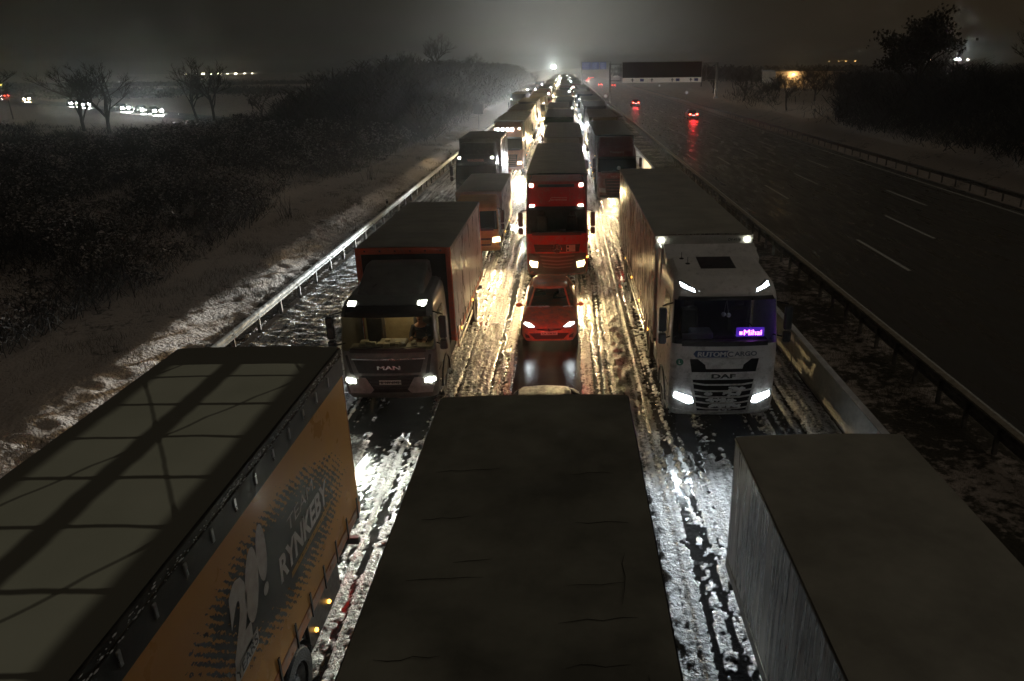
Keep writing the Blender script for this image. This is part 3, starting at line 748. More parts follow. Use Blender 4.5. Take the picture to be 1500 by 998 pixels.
def slush_mat():
    m = bpy.data.materials.new("slush"); m.use_nodes = True; N, L, b = nodes(m)
    t = N.new('ShaderNodeTexCoord'); n = N.new('ShaderNodeTexNoise'); n.inputs['Scale'].default_value = 11; n.inputs['Detail'].default_value = 8; n.inputs['Roughness'].default_value = .7; L.new(t.outputs['Object'], n.inputs['Vector'])
    cr = N.new('ShaderNodeValToRGB'); cr.color_ramp.elements[0].position = .43; cr.color_ramp.elements[0].color = (.05, .05, .05, 1); cr.color_ramp.elements[1].position = .54; cr.color_ramp.elements[1].color = (.66, .67, .69, 1)
    mp = N.new('ShaderNodeMapping'); mp.inputs['Scale'].default_value = (2.2, .12, 1); L.new(t.outputs['Object'], mp.inputs[0]); ns = N.new('ShaderNodeTexNoise'); ns.inputs['Scale'].default_value = 3; ns.inputs['Detail'].default_value = 5; L.new(mp.outputs[0], ns.inputs['Vector'])
    av = N.new('ShaderNodeMath'); av.operation = 'MULTIPLY_ADD'; L.new(ns.outputs[0], av.inputs[0]); av.inputs[1].default_value = .45; sc_ = N.new('ShaderNodeMath'); sc_.operation = 'MULTIPLY'; L.new(n.outputs[0], sc_.inputs[0]); sc_.inputs[1].default_value = .55; L.new(sc_.outputs[0], av.inputs[2])
    bps = N.new('ShaderNodeMapRange'); bps.inputs[3].default_value = .12; bps.inputs[4].default_value = 1.0
    sz = N.new('ShaderNodeSeparateXYZ'); L.new(t.outputs['Object'], sz.inputs[0]); zr_ = N.new('ShaderNodeMapRange'); L.new(sz.outputs[2], zr_.inputs[0]); zr_.inputs[1].default_value = .0085; zr_.inputs[2].default_value = .0215; L.new(zr_.outputs[0], bps.inputs[0])
    L.new(av.outputs[0], cr.inputs[0]); fm = N.new('ShaderNodeMix'); fm.data_type = 'RGBA'; L.new(zr_.outputs[0], fm.inputs[0]); fm.inputs[6].default_value = (.018, .018, .019, 1); L.new(cr.outputs[0], fm.inputs[7]); L.new(fm.outputs[2], b.inputs['Base Color'])
    r = N.new('ShaderNodeMapRange'); L.new(n.outputs[0], r.inputs[0]); r.inputs[1].default_value = .3; r.inputs[2].default_value = .7; r.inputs[3].default_value = .35; r.inputs[4].default_value = .7
    rf = N.new('ShaderNodeMix'); rf.inputs[2].default_value = .13; L.new(r.outputs[0], rf.inputs[3]); L.new(zr_.outputs[0], rf.inputs[0]); L.new(rf.outputs[0], b.inputs['Roughness'])
    sf = N.new('ShaderNodeMapRange'); L.new(zr_.outputs[0], sf.inputs[0]); sf.inputs[3].default_value = .5; sf.inputs[4].default_value = .3; L.new(sf.outputs[0], b.inputs['Specular IOR Level'])
    n2 = N.new('ShaderNodeTexNoise'); n2.inputs['Scale'].default_value = 15; n2.inputs['Detail'].default_value = 6; n2.inputs['Roughness'].default_value = .6; L.new(t.outputs['Object'], n2.inputs['Vector'])
    bp = N.new('ShaderNodeBump'); bp.inputs['Distance'].default_value = .10; L.new(bps.outputs[0], bp.inputs['Strength']); L.new(n2.outputs[0], bp.inputs['Height']); L.new(bp.outputs[0], b.inputs['Normal'])
    return m
SLUSH = slush_mat()
xa = np.arange(-10.1, 6.42, .036); ya = np.concatenate([np.arange(5.5, 24, .05), np.arange(24, 45, .09), np.arange(45, 75, .22), np.arange(75, 160, .7), np.arange(160, 640, 4)])
XX, YY = np.meshgrid(xa, ya, indexing='ij')
ZZ = slush_h(XX, YY)
gridmesh('slush', xa, ya, ZZ, SLUSH, 'stuff')

# ---- crash barriers
GALV = mat("galvanised_steel", (.50, .51, .50), .36, metal=.75, noise=.25, nscale=4, rvar=.12)
GALVD = mat("weathered_galvanised", (.20, .19, .175), .55, metal=.4, noise=.35, nscale=4)
def w_rail(name, x, y0, y1, side, label, m, rows=(.72,), step=2.0, post_m=None, ridge=None, zf=None):
    g = thing(name, label, 'guardrail', (x, y0, 0))
    prof = [(-.02, -.155), (.0, -.15), (.055, -.10), (.055, -.06), (.0, -.02), (.0, .02), (.055, .06), (.055, .10), (.0, .15), (-.02, .155)]
    yy = list(np.arange(0, 120, 4.)) + list(np.arange(120, y1 - y0, 25.)) + [y1 - y0]
    for z in rows:
        q = MB(); q.grid(lambda u, v: (side * prof[u][0], v, z - .155 + prof[u][1] + (zf(v) if zf else 0)), list(range(len(prof))), yy); q.grid(lambda u, v: (side * (prof[u][0] - .005), v, z - .155 + prof[u][1] + (zf(v) if zf else 0)), list(range(len(prof))), yy, True)
        q.build('rail', m, g, True)
    if ridge:
        q = MB(); q.box(-.09, .09, 0, y1 - y0, .76, .80, .01); q.build('top_rail', ridge, g)
    for k in range(int(min(100, (y1 - y0) / step))):
        q = MB(); yv = k * step + .5; q.box(-side * .02 - .05 - .03 * side, -side * .02 + .05 - .03 * side, yv - .035, yv + .035, -.25, rows[0] - .05 + (zf(yv) if zf else 0)); q.build('post', post_m or GALVD, g)
    return g
w_rail('guardrail', -10.32, 1, 420, 1, 'pale galvanised guardrail beside the snowy hard shoulder and the left bank', GALV, (.74,), 2.0)
w_rail('guardrail', 9.45, -6, 600, 1, 'dark guardrail with a flat pale top on close posts in the grassy median', GALVD, (.70,), 1.33, ridge=mat("weathered_timber_cap", (.30, .26, .20), .7, noise=.3, nscale=5))
w_rail('guardrail', 27.35, 14, 500, -1, 'dark guardrail along the foot of the snowy bank beyond the empty carriageway', GALVD, (.74,), 2.0)
# concrete barrier with step profile
CONC = mat("concrete", (.36, .35, .33), .8, noise=.22, nscale=3, bump=.5, bscale=12, rvar=.1)
cb = thing('concrete_barrier', 'low concrete barrier dusted with snow beside the right lane of queueing trucks', 'barrier', (6.62, 0, 0))
for k in range(100):
    q = MB(); a = 2 + k * 6.; q.prism([(-.15, -.03), (-.14, .30), (-.10, .90), (.10, .90), (.14, .30), (.15, -.03)], 'y', a, a + 5.96); q.build('segment', CONC, cb)
q = MB(); q.grid(lambda u, v: (u * .085, v, .903 + .035 * (1 - u * u) * float(fbm(v * 2.2, u, 3, 4))), [-1, -.5, 0, .5, 1], list(np.arange(2, 60, .25)) + list(np.arange(60, 300, 4.))); q.build('snow_cap', SNOWM, cb, True)

# ================================================================== NEAR TRUCKS (rears toward us at the bottom)
# --- orange curtain-sider, bottom left
def rynkeby_curtain():
    m = bpy.data.materials.new("curtain_orange_printed"); m.use_nodes = True; N, L, b = nodes(m)
    t = N.new('ShaderNodeTexCoord'); s_ = N.new('ShaderNodeSeparateXYZ'); L.new(t.outputs['Object'], s_.inputs[0])
    def mth(op, a, b2=None, c2=None, clamp=False):
        q = N.new('ShaderNodeMath'); q.operation = op; q.use_clamp = clamp
        for i, v in enumerate((a, b2, c2)):
            if v is None: continue
            if isinstance(v, (int, float)): q.inputs[i].default_value = v
            else: L.new(v, q.inputs[i])
        return q.outputs[0]
    y, z = s_.outputs[1], s_.outputs[2]
    # ellipse of printed black tyre marks, centred on the lettering (local y measured from the truck's front)
    ey = mth('DIVIDE', mth('SUBTRACT', y, OFFY(7.9)), 2.3); ez = mth('DIVIDE', mth('SUBTRACT', mth('ADD', z, mth('MULTIPLY', mth('SUBTRACT', y, OFFY(7.9)), .10)), 2.45), .78)
    r = mth('ADD', mth('MULTIPLY', ey, ey), mth('MULTIPLY', ez, ez))
    mp = N.new('ShaderNodeMapping'); L.new(t.outputs['Object'], mp.inputs[0]); mp.inputs['Rotation'].default_value = (R(28), 0, 0); mp.inputs['Scale'].default_value = (1, 2.2, 9)
    n = N.new('ShaderNodeTexNoise'); n.inputs['Scale'].default_value = 1.7; n.inputs['Detail'].default_value = 5; n.inputs['Roughness'].default_value = .6; L.new(mp.outputs[0], n.inputs['Vector'])
    w = N.new('ShaderNodeTexWave'); w.wave_type = 'BANDS'; w.bands_direction = 'DIAGONAL'; w.inputs['Scale'].default_value = 5.; w.inputs['Distortion'].default_value = 4; w.inputs['Detail'].default_value = 4; w.inputs['Detail Scale'].default_value = 3.; L.new(t.outputs['Object'], w.inputs['Vector'])
    v = mth('ADD', mth('MULTIPLY', n.outputs[0], .9), mth('MULTIPLY', w.outputs[1], .30))
    mask = mth('GREATER_THAN', v, mth('ADD', .18, mth('MULTIPLY', r, .52)))
    n3 = N.new('ShaderNodeTexNoise'); n3.inputs['Scale'].default_value = 1.4; n3.inputs['Detail'].default_value = 5; L.new(t.outputs['Object'], n3.inputs['Vector'])
    og = N.new('ShaderNodeMix'); og.data_type = 'RGBA'; L.new(n3.outputs[0], og.inputs[0]); og.inputs[6].default_value = (.62, .27, .06, 1); og.inputs[7].default_value = (.80, .48, .17, 1)
    mx = N.new('ShaderNodeMix'); mx.data_type = 'RGBA'; L.new(mask, mx.inputs[0]); L.new(og.outputs[2], mx.inputs[6]); mx.inputs[7].default_value = (.014, .013, .012, 1)
    L.new(mx.outputs[2], b.inputs['Base Color']); b.inputs['Roughness'].default_value = .34; b.inputs['Specular IOR Level'].default_value = .28
    mr = N.new('ShaderNodeMapRange'); L.new(n3.outputs[0], mr.inputs[0]); mr.inputs[1].default_value = .35; mr.inputs[2].default_value = .65; mr.inputs[3].default_value = .24; mr.inputs[4].default_value = .48; L.new(mr.outputs[0], b.inputs['Roughness'])
    nb = N.new('ShaderNodeTexNoise'); nb.inputs['Scale'].default_value = 1.1; nb.inputs['Detail'].default_value = 4; L.new(t.outputs['Object'], nb.inputs['Vector'])
    bp = N.new('ShaderNodeBump'); bp.inputs['Strength'].default_value = .10; bp.inputs['Distance'].default_value = .02; L.new(nb.outputs[0], bp.inputs['Height']); L.new(bp.outputs[0], b.inputs['Normal'])
    return m
def bow_roof():
    """tarpaulin roof with light glowing through painted as paler panels; bows, straps and centre beam darker"""
    m = bpy.data.materials.new("roof_over_bows"); m.use_nodes = True; N, L, b = nodes(m)
    t = N.new('ShaderNodeTexCoord'); s_ = N.new('ShaderNodeSeparateXYZ'); L.new(t.outputs['Object'], s_.inputs[0])
    def mth(op, a, b2=None, c2=None):
        q = N.new('ShaderNodeMath'); q.operation = op
        for i, v in enumerate((a, b2, c2)):
            if v is None: continue
            if isinstance(v, (int, float)): q.inputs[i].default_value = v
            else: L.new(v, q.inputs[i])
        return q.outputs[0]
    x, y = s_.outputs[0], s_.outputs[1]
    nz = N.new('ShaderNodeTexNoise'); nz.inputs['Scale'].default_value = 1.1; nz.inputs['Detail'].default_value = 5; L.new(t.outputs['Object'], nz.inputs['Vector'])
    xw = mth('ADD', x, mth('MULTIPLY', mth('SUBTRACT', nz.outputs[0], .5), .07))
    yw = mth('ADD', y, mth('MULTIPLY', mth('SUBTRACT', nz.outputs[0], .5), .10))
    def band(v, c, h, soft=.035):
        d = mth('ABSOLUTE', mth('SUBTRACT', v, c)); r = N.new('ShaderNodeMapRange'); r.interpolation_type = 'SMOOTHSTEP'; L.new(d, r.inputs[0]); r.inputs[1].default_value = h - soft; r.inputs[2].default_value = h + soft; r.inputs[3].default_value = 1; r.inputs[4].default_value = 0; return r.outputs[0]
    per = .93
    fy = mth('SUBTRACT', mth('FRACT', mth('DIVIDE', mth('SUBTRACT', yw, .36), per)), .5)
    bows = band(fy, 0, .035, .018)
    centre = band(xw, -.10, .15, .05)
    edge = mth('SUBTRACT', 1, band(xw, -.02, .97, .09))
    rear = mth('GREATER_THAN', y, 16.15)
    # crossing straps
    f2 = mth('SUBTRACT', mth('FRACT', mth('DIVIDE', mth('SUBTRACT', y, .8), per * 4)), .5)   # -.5..+.5
    st1 = band(mth('SUBTRACT', xw, mth('MULTIPLY', f2, 2.3)), 0, .028, .02)
    st2 = band(mth('ADD', xw, mth('MULTIPLY', f2, 2.3)), 0, .028, .02)
    tot = mth('MINIMUM', 1, mth('ADD', mth('ADD', mth('ADD', bows, centre), mth('ADD', edge, rear)), mth('MULTIPLY', mth('ADD', st1, st2), .8)))
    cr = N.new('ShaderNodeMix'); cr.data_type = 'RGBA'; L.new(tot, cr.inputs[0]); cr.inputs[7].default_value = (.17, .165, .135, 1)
    lt = N.new('ShaderNodeMix'); lt.data_type = 'RGBA'; L.new(nz.outputs[0], lt.inputs[0]); lt.inputs[6].default_value = (.62, .66, .52, 1); lt.inputs[7].default_value = (.90, .93, .77, 1); L.new(lt.outputs[2], cr.inputs[6])  # glow through the tarp, painted into the panels between the bows
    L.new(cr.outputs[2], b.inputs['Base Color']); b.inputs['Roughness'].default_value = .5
    return m
FR1 = -2.7                                              # world y of the orange trailer's front; local y = world y - FR1 - ... (root sits at cab front)
ROOT1Y = -5.9
def OFFY(wy): return wy - ROOT1Y
t1 = thing('articulated_truck', 'orange curtain-sided trailer with cycling-team lettering at the bottom left', 'truck', (-4.92, ROOT1Y, 0))
P = dict(hw=1.22, zb=.38, g0=1.95, g1=2.85, zt=3.5); OR = paint("orange", (.5, .16, .03))
S, at, sec, full = build_cab(t1, P, OR); tractor_under(t1, 1.22, 6.)
DRAIL = mat("worn_dark_rail", (.035, .033, .03), .5, metal=.2, noise=.6, nscale=6, rvar=.14, bump=.15, bscale=6)
def deco1(so):
    WT = mat("print_pale_grey", (.93, .88, .89), .45, noise=.2, nscale=8)
    xp = 1.275 + .004
    def T(txt, y0, y1, z0, z1, m, shear=0., bold=.03, slope=0.):
        V, F = text_geo(txt, bold, shear); q = MB()
        q.add([(xp, OFFY(y0 + v[0] * (y1 - y0)), z0 + v[1] * (z1 - z0) + slope * v[0]) for v in V], F); q.build('lettering', m, so)
    T("RYNKEBY", 7.66, 9.62, 2.15, 2.50, WT, .15, .035, .02)
    T("TEAM", 8.10, 9.12, 2.62, 2.80, mat("print_grey", (.75, .71, .71), .5), .1, .0, .02)
    # large leaning 20!
    def shape(pts, m=WT, nm='numeral'):
        q = MB(); V = [(xp + .001, OFFY(a), b_) for a, b_ in pts]; c = (sum(p[0] for p in pts) / len(pts), sum(p[1] for p in pts) / len(pts))
        q.add(V, [tuple(range(len(V)))]); q.build(nm, m, so)
    def ell(cy, cz, ry, rz, sh): return [(cy + ry * math.cos(a) + sh * rz * math.sin(a), cz + rz * math.sin(a)) for a in [2 * pi * k / 28 for k in range(28)]]
    shape(ell(6.95, 2.72, .185, .42, .25)); shape(ell(7.30, 2.90, .14, .36, .10)); shape(ell(7.26, 2.42, .075, .075, .2))
    # the "2": hooked stroke
    q = MB(); V, F = text_geo("2", .06, .2); q.add([(xp + .001, OFFY(6.28 + v[0] * .52), 2.12 + v[1] * .92) for v in V], F); q.build('numeral', WT, so)
    shape([(6.22, 1.93), (6.86, 1.98), (6.90, 2.18), (6.26, 2.13)], WT, 'years_panel')
    V, F = text_geo("YEARS", .01, 0.); q = MB(); q.add([(xp + .003, OFFY(6.27 + v[0] * .58), 1.965 + v[1] * .13 + .045 * v[0]) for v in V], F); q.build('lettering', INK, so)
    shape([(7.98, 2.0), (9.66, 2.02), (9.68, 2.10), (8.0, 2.08)], mat("print_yellow_bar", (.62, .36, .10), .5), 'print_bar')
    for k in range(9): shape(ell(8.25 + k * .155, 2.05, .018, .018, 0), INK, 'print_star')
    V, F = text_geo("2022", 0, 0)
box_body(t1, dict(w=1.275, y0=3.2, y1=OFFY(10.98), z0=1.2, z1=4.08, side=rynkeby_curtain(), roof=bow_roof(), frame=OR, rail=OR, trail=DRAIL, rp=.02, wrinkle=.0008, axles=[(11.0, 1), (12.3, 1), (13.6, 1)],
     deco=(1, deco1), tail=2.5, guard=(5, 7.8), rear=OR, seed=3, sag=.018))
# curtain rail hardware: rollers, tension ratchets and dirty snow along its top edge
q = MB()
for k in range(24):
    q = MB(); yy = 3.4 + k * .55; q.box(1.29, 1.318, yy, yy + .05, 3.74, 3.90, .006); q.build('curtain_roller', ALU, t1)
q = MB()
q = MB(); q.box(1.272, 1.302, 3.25, OFFY(10.95), 3.62, 3.945, .008); q.build('curtain_hem', DRAIL, t1)
q = MB(); rr = random.Random(4)
for k in range(420):
    yy = 9.5 + rr.random() ** .7 * 7.2; q.ball((1.285 + rr.random() * .02, yy, 3.93 + .11 * rr.random()), .003 + .009 * rr.random() ** 2, 5, (1, 1.5 + 2.5 * rr.random(), .9))
q.build('frozen_snow_edge', SNOWM, t1, True)['kind'] = 'stuff'
q = MB(); q.box(1.16, 1.225, OFFY(8.3), OFFY(9.75), .45, 1.1, .02); q.build('side_skirt', BLACK, t1)
for wy in (8.55, 9.15):
    q = MB(); q.ball((1.24, OFFY(wy), .66), .032, 8); q.build('side_marker', AMBER, t1, True)

# --- dark flat roof, bottom centre
t2 = thing('articulated_truck', 'trailer with a plain dark creased roof filling the bottom centre', 'truck', (-.48, -7.6, 0))
P = dict(hw=1.22, zb=.38, g0=1.95, g1=2.85, zt=3.4)
build_cab(t2, P, paint("navy", (.02, .03, .06))); tractor_under(t2, 1.22, 6.)
def creased_roof():
    m = mat("creased_dark_tarp", (.22, .215, .175), .6, noise=.4, nscale=.8, rvar=.1); N, L, b = nodes(m)
    t = N.new('ShaderNodeTexCoord'); mp = N.new('ShaderNodeMapping'); mp.inputs['Scale'].default_value = (.35, 1.6, 1); L.new(t.outputs['Object'], mp.inputs[0])
    v = N.new('ShaderNodeTexNoise'); v.noise_type = 'RIDGED_MULTIFRACTAL'; v.inputs['Scale'].default_value = .9; v.inputs['Detail'].default_value = 3; L.new(mp.outputs[0], v.inputs['Vector'])
    bp = N.new('ShaderNodeBump'); bp.inputs['Strength'].default_value = .6; bp.inputs['Distance'].default_value = .06; L.new(v.outputs[0], bp.inputs['Height']); L.new(bp.outputs[0], b.inputs['Normal']); return m
box_body(t2, dict(w=1.275, y0=3.2, y1=7.6 + 9.22, z0=1.2, z1=3.98, side=curtain('black', (.03, .03, .032)), roof=creased_roof(), frame=BLACK, wrinkle=.01, axles=[(8.9, 1), (10.2, 1), (11.5, 1)], tail=0, seed=9, sag=.03))
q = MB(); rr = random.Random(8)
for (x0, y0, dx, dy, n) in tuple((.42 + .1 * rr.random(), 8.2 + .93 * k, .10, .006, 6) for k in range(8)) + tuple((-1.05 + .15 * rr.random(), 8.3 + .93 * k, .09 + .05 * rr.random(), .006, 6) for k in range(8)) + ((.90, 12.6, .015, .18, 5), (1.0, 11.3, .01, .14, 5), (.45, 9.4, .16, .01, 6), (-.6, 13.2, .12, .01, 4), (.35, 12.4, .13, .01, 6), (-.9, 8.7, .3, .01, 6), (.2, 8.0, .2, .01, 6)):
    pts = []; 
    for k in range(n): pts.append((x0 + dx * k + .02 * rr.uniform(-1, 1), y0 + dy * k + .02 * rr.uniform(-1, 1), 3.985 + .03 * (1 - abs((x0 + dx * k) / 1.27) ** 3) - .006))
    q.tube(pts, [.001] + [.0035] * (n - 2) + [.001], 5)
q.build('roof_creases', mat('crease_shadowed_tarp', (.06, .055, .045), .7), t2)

# --- metallic grey-sided box truck, bottom right
t3 = thing('box_truck', 'lower box truck with streaked silver-grey side at the bottom right', 'truck', (3.64, 1.0, 0))
P = dict(hw=1.1, zb=.38, g0=1.5, g1=2.3, zt=2.55)
build_cab(t3, P, paint("white_truck", (.6, .6, .6)))
m = MB(); m.box(-.4, .4, .5, 8.4, .5, .8); m.build('frame', DARK, t3)
for s_ in (-1, 1): wheel(t3, s_ * .95, 1.1, .42, .26, s_); wheel(t3, s_ * .9, 5.6, .42, .4, s_)
SG = mat("brushed_streaked_panel", (.34, .34, .36), .30, metal=.55, noise=.45, nscale=3.0, rvar=.16, bump=.5, bscale=2.2, stretch=(1, 3.2, .25))
box_body(t3, dict(w=1.225, y0=2.0, y1=8.63, z0=.98, z1=3.10, side=SG, roof=mat("grey_box_roof", (.36, .345, .29), .55, noise=.2, nscale=1.2, rvar=.1), frame=mat("grey_frame", (.16, .16, .165), .4, metal=.3, noise=.3), wrinkle=.012, axles=[], hard=True, seed=14, sag=.006, guard=(2.5, 4.6), tail=0))

# ================================================================== MAN-style rigid truck (left lane)
tm = thing('box_truck', 'grey box truck with its cabin lit inside and a red-framed curtain body', 'truck', (-4.45, 16.9, 0))
GREY = paint("silver_grey", (.10, .105, .108), .42)
PM = dict(hw=1.17, zb=.42, g0=1.72, g1=2.55, zt=2.92, see=True, rise=.1, lean=.12, visor=False, dash=mat("cluttered_dash", (.42, .38, .29), .7, noise=.3, nscale=4), lining=mat("beige_curtain", (.52, .42, .26), .85, noise=.15, bump=.4, bscale=8), dw=.84, axle=1.3)
S, at, sec, full = build_cab(tm, PM, GREY)
deflector(tm, PM, mat("deflector_dark_grey", (.10, .10, .10), .35, noise=.2, rvar=.1), 3.46, 2.2)
q = MB(); S.patch(q, [(-1.0, 2.56), (1.0, 2.56), (.98, 2.80), (-.98, 2.80)], .02, .04); q.build('brow_panel', BLACK, tm)
roof_markers(tm, S, .86, 2.80, L_NEUT, .10, .045)
q = MB(); S.patch(q, [(-.88, 1.50), (.88, 1.52), (.76, 1.14), (-.76, 1.14)], .004, .004); q.build('grille_panel', BLACK, tm)
q = MB(); S.rect(q, -.90, .90, 1.497, 1.53, .012, .015, sub=9); q.ball(S.hit(0, 1.52, .02), .07, 10, (1.9, .4, .6)); q.build('chrome_strip', CHROME, tm)
q = MB(); [S.text(q, "MAN", -.29 + .007 * k, .27 + .007 * k, 1.24, 1.34, .018 + .001 * k) for k in range(4)]; q.build('badge_lettering', CHROME, tm)
q = MB(); S.patch(q, [(-.72, 1.08), (.72, 1.08), (.50, .62), (-.50, .62)], .004, .006); q.build('lower_grille', BLACK, tm)
q = MB(); [S.rect(q, -.62 + i * 0, .62, .72 + .09 * k, .735 + .09 * k, .02, .01, sub=7) for k in range(4) for i in (0,)]; q.build('grille_slats', DARK, tm)
for s_ in (-1, 1):
    q = MB(); pl = [(.60, 1.02), (.78, 1.03), (1.06, .78), (1.02, .60), (.52, .60), (.42, .70)]; pl = pl if s_ > 0 else mirror(pl)
    S.patch(q, pl, .012, .02); q.build('bumper_corner', mat("bumper_light", (.42, .40, .40), .4, noise=.25, nscale=6), tm)
    q = MB(); pl = [(1.0, 1.62), (1.06, 1.6), (.98, 1.12), (.88, 1.10)]; S.patch(q, pl if s_ > 0 else mirror(pl), .005, .008); q.build('air_blade', BLACK, tm)
plate(tm, S, -.27, .27, .84, .96, "B  NV 6742", t0=.08)
headlights(tm, S, [(.86, .97), (.98, 1.01), (1.10, 1.0), (1.12, .91), (1.0, .87), (.86, .885)], L_NEUT, 2600, (.96, 1.0, .84), .93, .97, off=.035)
tractor_under(tm, 1.14, 8.2, (1.3,))
ORED = paint("orange_red_frame", (.66, .12, .05), .4, coat=.2)
box_body(tm, dict(w=1.275, y0=2.66, y1=9.85, z0=1.12, z1=3.68, side=curtain('silver', (.60, .60, .61), .32, .2, .25), roof=ROOFD, frame=ORED, frontframe=True, frontm=mat("dark_bulkhead", (.035, .033, .03), .6, noise=.3), wrinkle=.028,
     axles=[(7.3, 1)], seed=5, tail=14, guard=(3.3, 6.5), guard_m=mat("pale_side_guard", (.6, .57, .5), .4, noise=.2), trail=mat("light_top_rail", (.42, .41, .40), .4, metal=.4, noise=.3), rail=ORED))
q = MB(); rr = random.Random(12)
for k in range(26):
    x_ = -.75 + rr.random() * 1.3; y_ = .40 + rr.random() * .3; s_ = .03 + .05 * rr.random(); q.box(x_ - s_ * 1.2, x_ + s_ * 1.3, y_ - s_, y_ + s_, 1.68, 1.68 + .03 + .09 * rr.random(), .008)
q.build('papers_and_cups', mat("papers", (.75, .68, .5), .7, noise=.2), tm)
q = MB(); q.box(-.25, .45, 1.9, 1.93, 2.52, 2.56, .01); q.build('cabin_lamp', mat("cabin_lamp_lit", (1, .9, .6), .4, emit=(1, .78, .42), estr=3), tm)
lamp('cabin_light', 'POINT', 9, (1, .76, .40), tm, (.1, 1.35, 2.46), size=.08)
driver((-4.45 + .62, 16.9 + 1.15, 1.42), 'driver in a dark jacket with hands on the wheel in the lit cabin', mat("dark_jacket", (.02, .022, .03), .8, noise=.2))

# ================================================================== white truck (right lane)
td = thing('articulated_truck', 'white truck with a violet name board glowing behind its windscreen', 'truck', (3.57, 15.75, 0))
WHITE = mat("paint_grimy_white", (.80, .78, .77), .34, noise=.12, nscale=2.2, coat=.35, rvar=.1); grime(WHITE)
PD = dict(hw=1.23, zb=.40, g0=2.22, g1=3.22, zt=3.62, see=True, rise=.20, lean=.16, visor=False, lining=mat("dark_lining", (.05, .05, .07), .8), dash=mat("dash_black", (.03, .03, .035), .6, noise=.3), dw=1.16, yb=2.55)
S, at, sec, full = build_cab(td, PD, WHITE)
q = MB(); S.patch(q, [(-1.1, 3.22), (1.1, 3.22), (1.06, 3.30), (-1.06, 3.30)], .015, .03); q.build('brow_panel', BLACK, td)
roof = Surf(full, (0, .35, -1))
def top_at(x, y, o=.01):
    h = roof.t.ray_cast(Vector((x, y, 8)), Vector((0, 0, -1)))[0]
    return Vector((x, y, (h.z if h else 3.8) + o))
q = MB(); q.grid(lambda u, v: tuple(top_at(u, v, .004)), [-.42, -.2, 0, .2, .42], [1.25, 1.5, 1.8, 2.05]); q.build('roof_hatch', BLACK, td)
for x_, y_ in ((-.78, 1.95), (-.68, 1.6)):
    q = MB(); p = top_at(x_, y_, 0); q.ball(p, .06, 10, (1, 1, .4)); q.tube([p, p + Vector((0, .02, .16))], .008, 6); q.build('antenna', BLACK, td)
for s_ in (-1, 1):
    pl = [(.68, 3.36), (1.02, 3.46), (1.04, 3.56), (.96, 3.57), (.70, 3.46)]
    q = MB(); S.patch(q, pl if s_ > 0 else mirror(pl), .006, .012); ho = q.build('roof_lamp', LENS_OFF, td)
    pl = [(.70, 3.39), (1.0, 3.49), (1.01, 3.545), (.72, 3.445)]
    q = MB(); S.patch(q, pl if s_ > 0 else mirror(pl), .022, .008); q.build('lens', L_WHITE, ho)
# deflector above the cab up to trailer height, with marker lamps and plate-like code
q = MB(); q.prism([(2.0, 3.74), (2.35, 3.86), (2.62, 3.96), (2.62, 3.6), (2.0, 3.6)], 'x', -1.14, 1.14)
q.build('air_deflector', WHITE, td)
for s_ in (-1, 1):
    q = MB(); q.box(min(s_ * 1.16, s_ * 1.21), max(s_ * 1.16, s_ * 1.21), 2.56, 3.1, .95, 3.86, .015); q.build('side_fairing', WHITE, td)
# grille block
GRB = mat('grille_black', (.007, .007, .008), .7, spec=.15)
q = MB(); S.patch(q, [(-.80, 1.86), (.80, 1.86), (.62, .55), (-.62, .55)], .003, .004, rings=6, sub=8); q.build('grille_panel', GRB, td)
def slat(z, w0, w1, h, m, name='grille_slat', bend=.04, off=.03):
    q = MB(); n = 10
    up = [(-w0 + 2 * w0 * k / n, z + h / 2 + bend * max(0, abs(-1 + 2 * k / n) - .55) / .45) for k in range(n + 1)]
    def f(u, v):
        t = -1 + 2 * u / n; zz_ = z + bend * max(0, abs(t) - .6) / .4 + (v - .5) * h; hh = S.hit(t * w0, zz_, off - .02 * abs(v - .5)); return tuple(hh)
    q.grid(f, list(range(n + 1)), [0, .25, .5, .75, 1]); q.build(name, m, td, True)
q = MB(); S.patch(q, [(-.62, 1.875), (.62, 1.875), (.44, 1.73), (.42, 1.63), (-.42, 1.63), (-.44, 1.73)], .012, .02, sub=6, rings=5); q.build('grille_bar', WHITE, td)
slat(1.45, .745, .7, .19, WHITE, 'grille_bar', .0, .035)
for k, z in enumerate((1.235, 1.075, .92, .77, .62)): slat(z, .72 - .026 * k, .7, .042, WHITE, off=.05)
for s_ in (-1, 1):
    pl = [(.80, 1.88), (.86, 1.86), (.66, .58), (.60, .50), (.58, .56)]
    q = MB(); S.patch(q, pl if s_ > 0 else mirror(pl), .008, .02); q.build('grille_surround', WHITE, td)
q = MB(); S.text(q, "DAF", -.29, .27, 1.40, 1.51, .05, .04); q.build('badge_lettering', INK, td)
BLUE = mat("sign_blue", (.03, .06, .16), .4, noise=.15); 
q = MB(); S.patch(q, [(-.72, 1.985), (-.66, 1.905), (.12, 1.905), (.18, 1.985), (.12, 2.065), (-.66, 2.065)], .006, .004, sub=6); q.build('company_panel', BLUE, td)
q = MB(); [S.text(q, "RUTOM", -.63 + .006 * k, .01 + .006 * k, 1.93, 2.045, .018 + .001 * k, 0, .1) for k in range(4)]; q.build('company_lettering', mat("letter_white", (.75, .75, .75), .4), td)
q = MB(); S.patch(q, circ(.12, 1.985, .085), .012, .004); q.build('company_emblem', mat("letter_white", (.75, .75, .75), .4), td)
q = MB(); S.text(q, "ARGO", .212, .74, 1.93, 2.045, .014, .03); q.build('company_lettering', mat("letter_grey_blue", (.12, .13, .17), .4), td)
q = MB(); S.text(q, "C", .06, .19, 1.92, 2.05, .018, .03); q.build('company_lettering', mat("letter_grey_blue", (.12, .13, .17), .4), td)
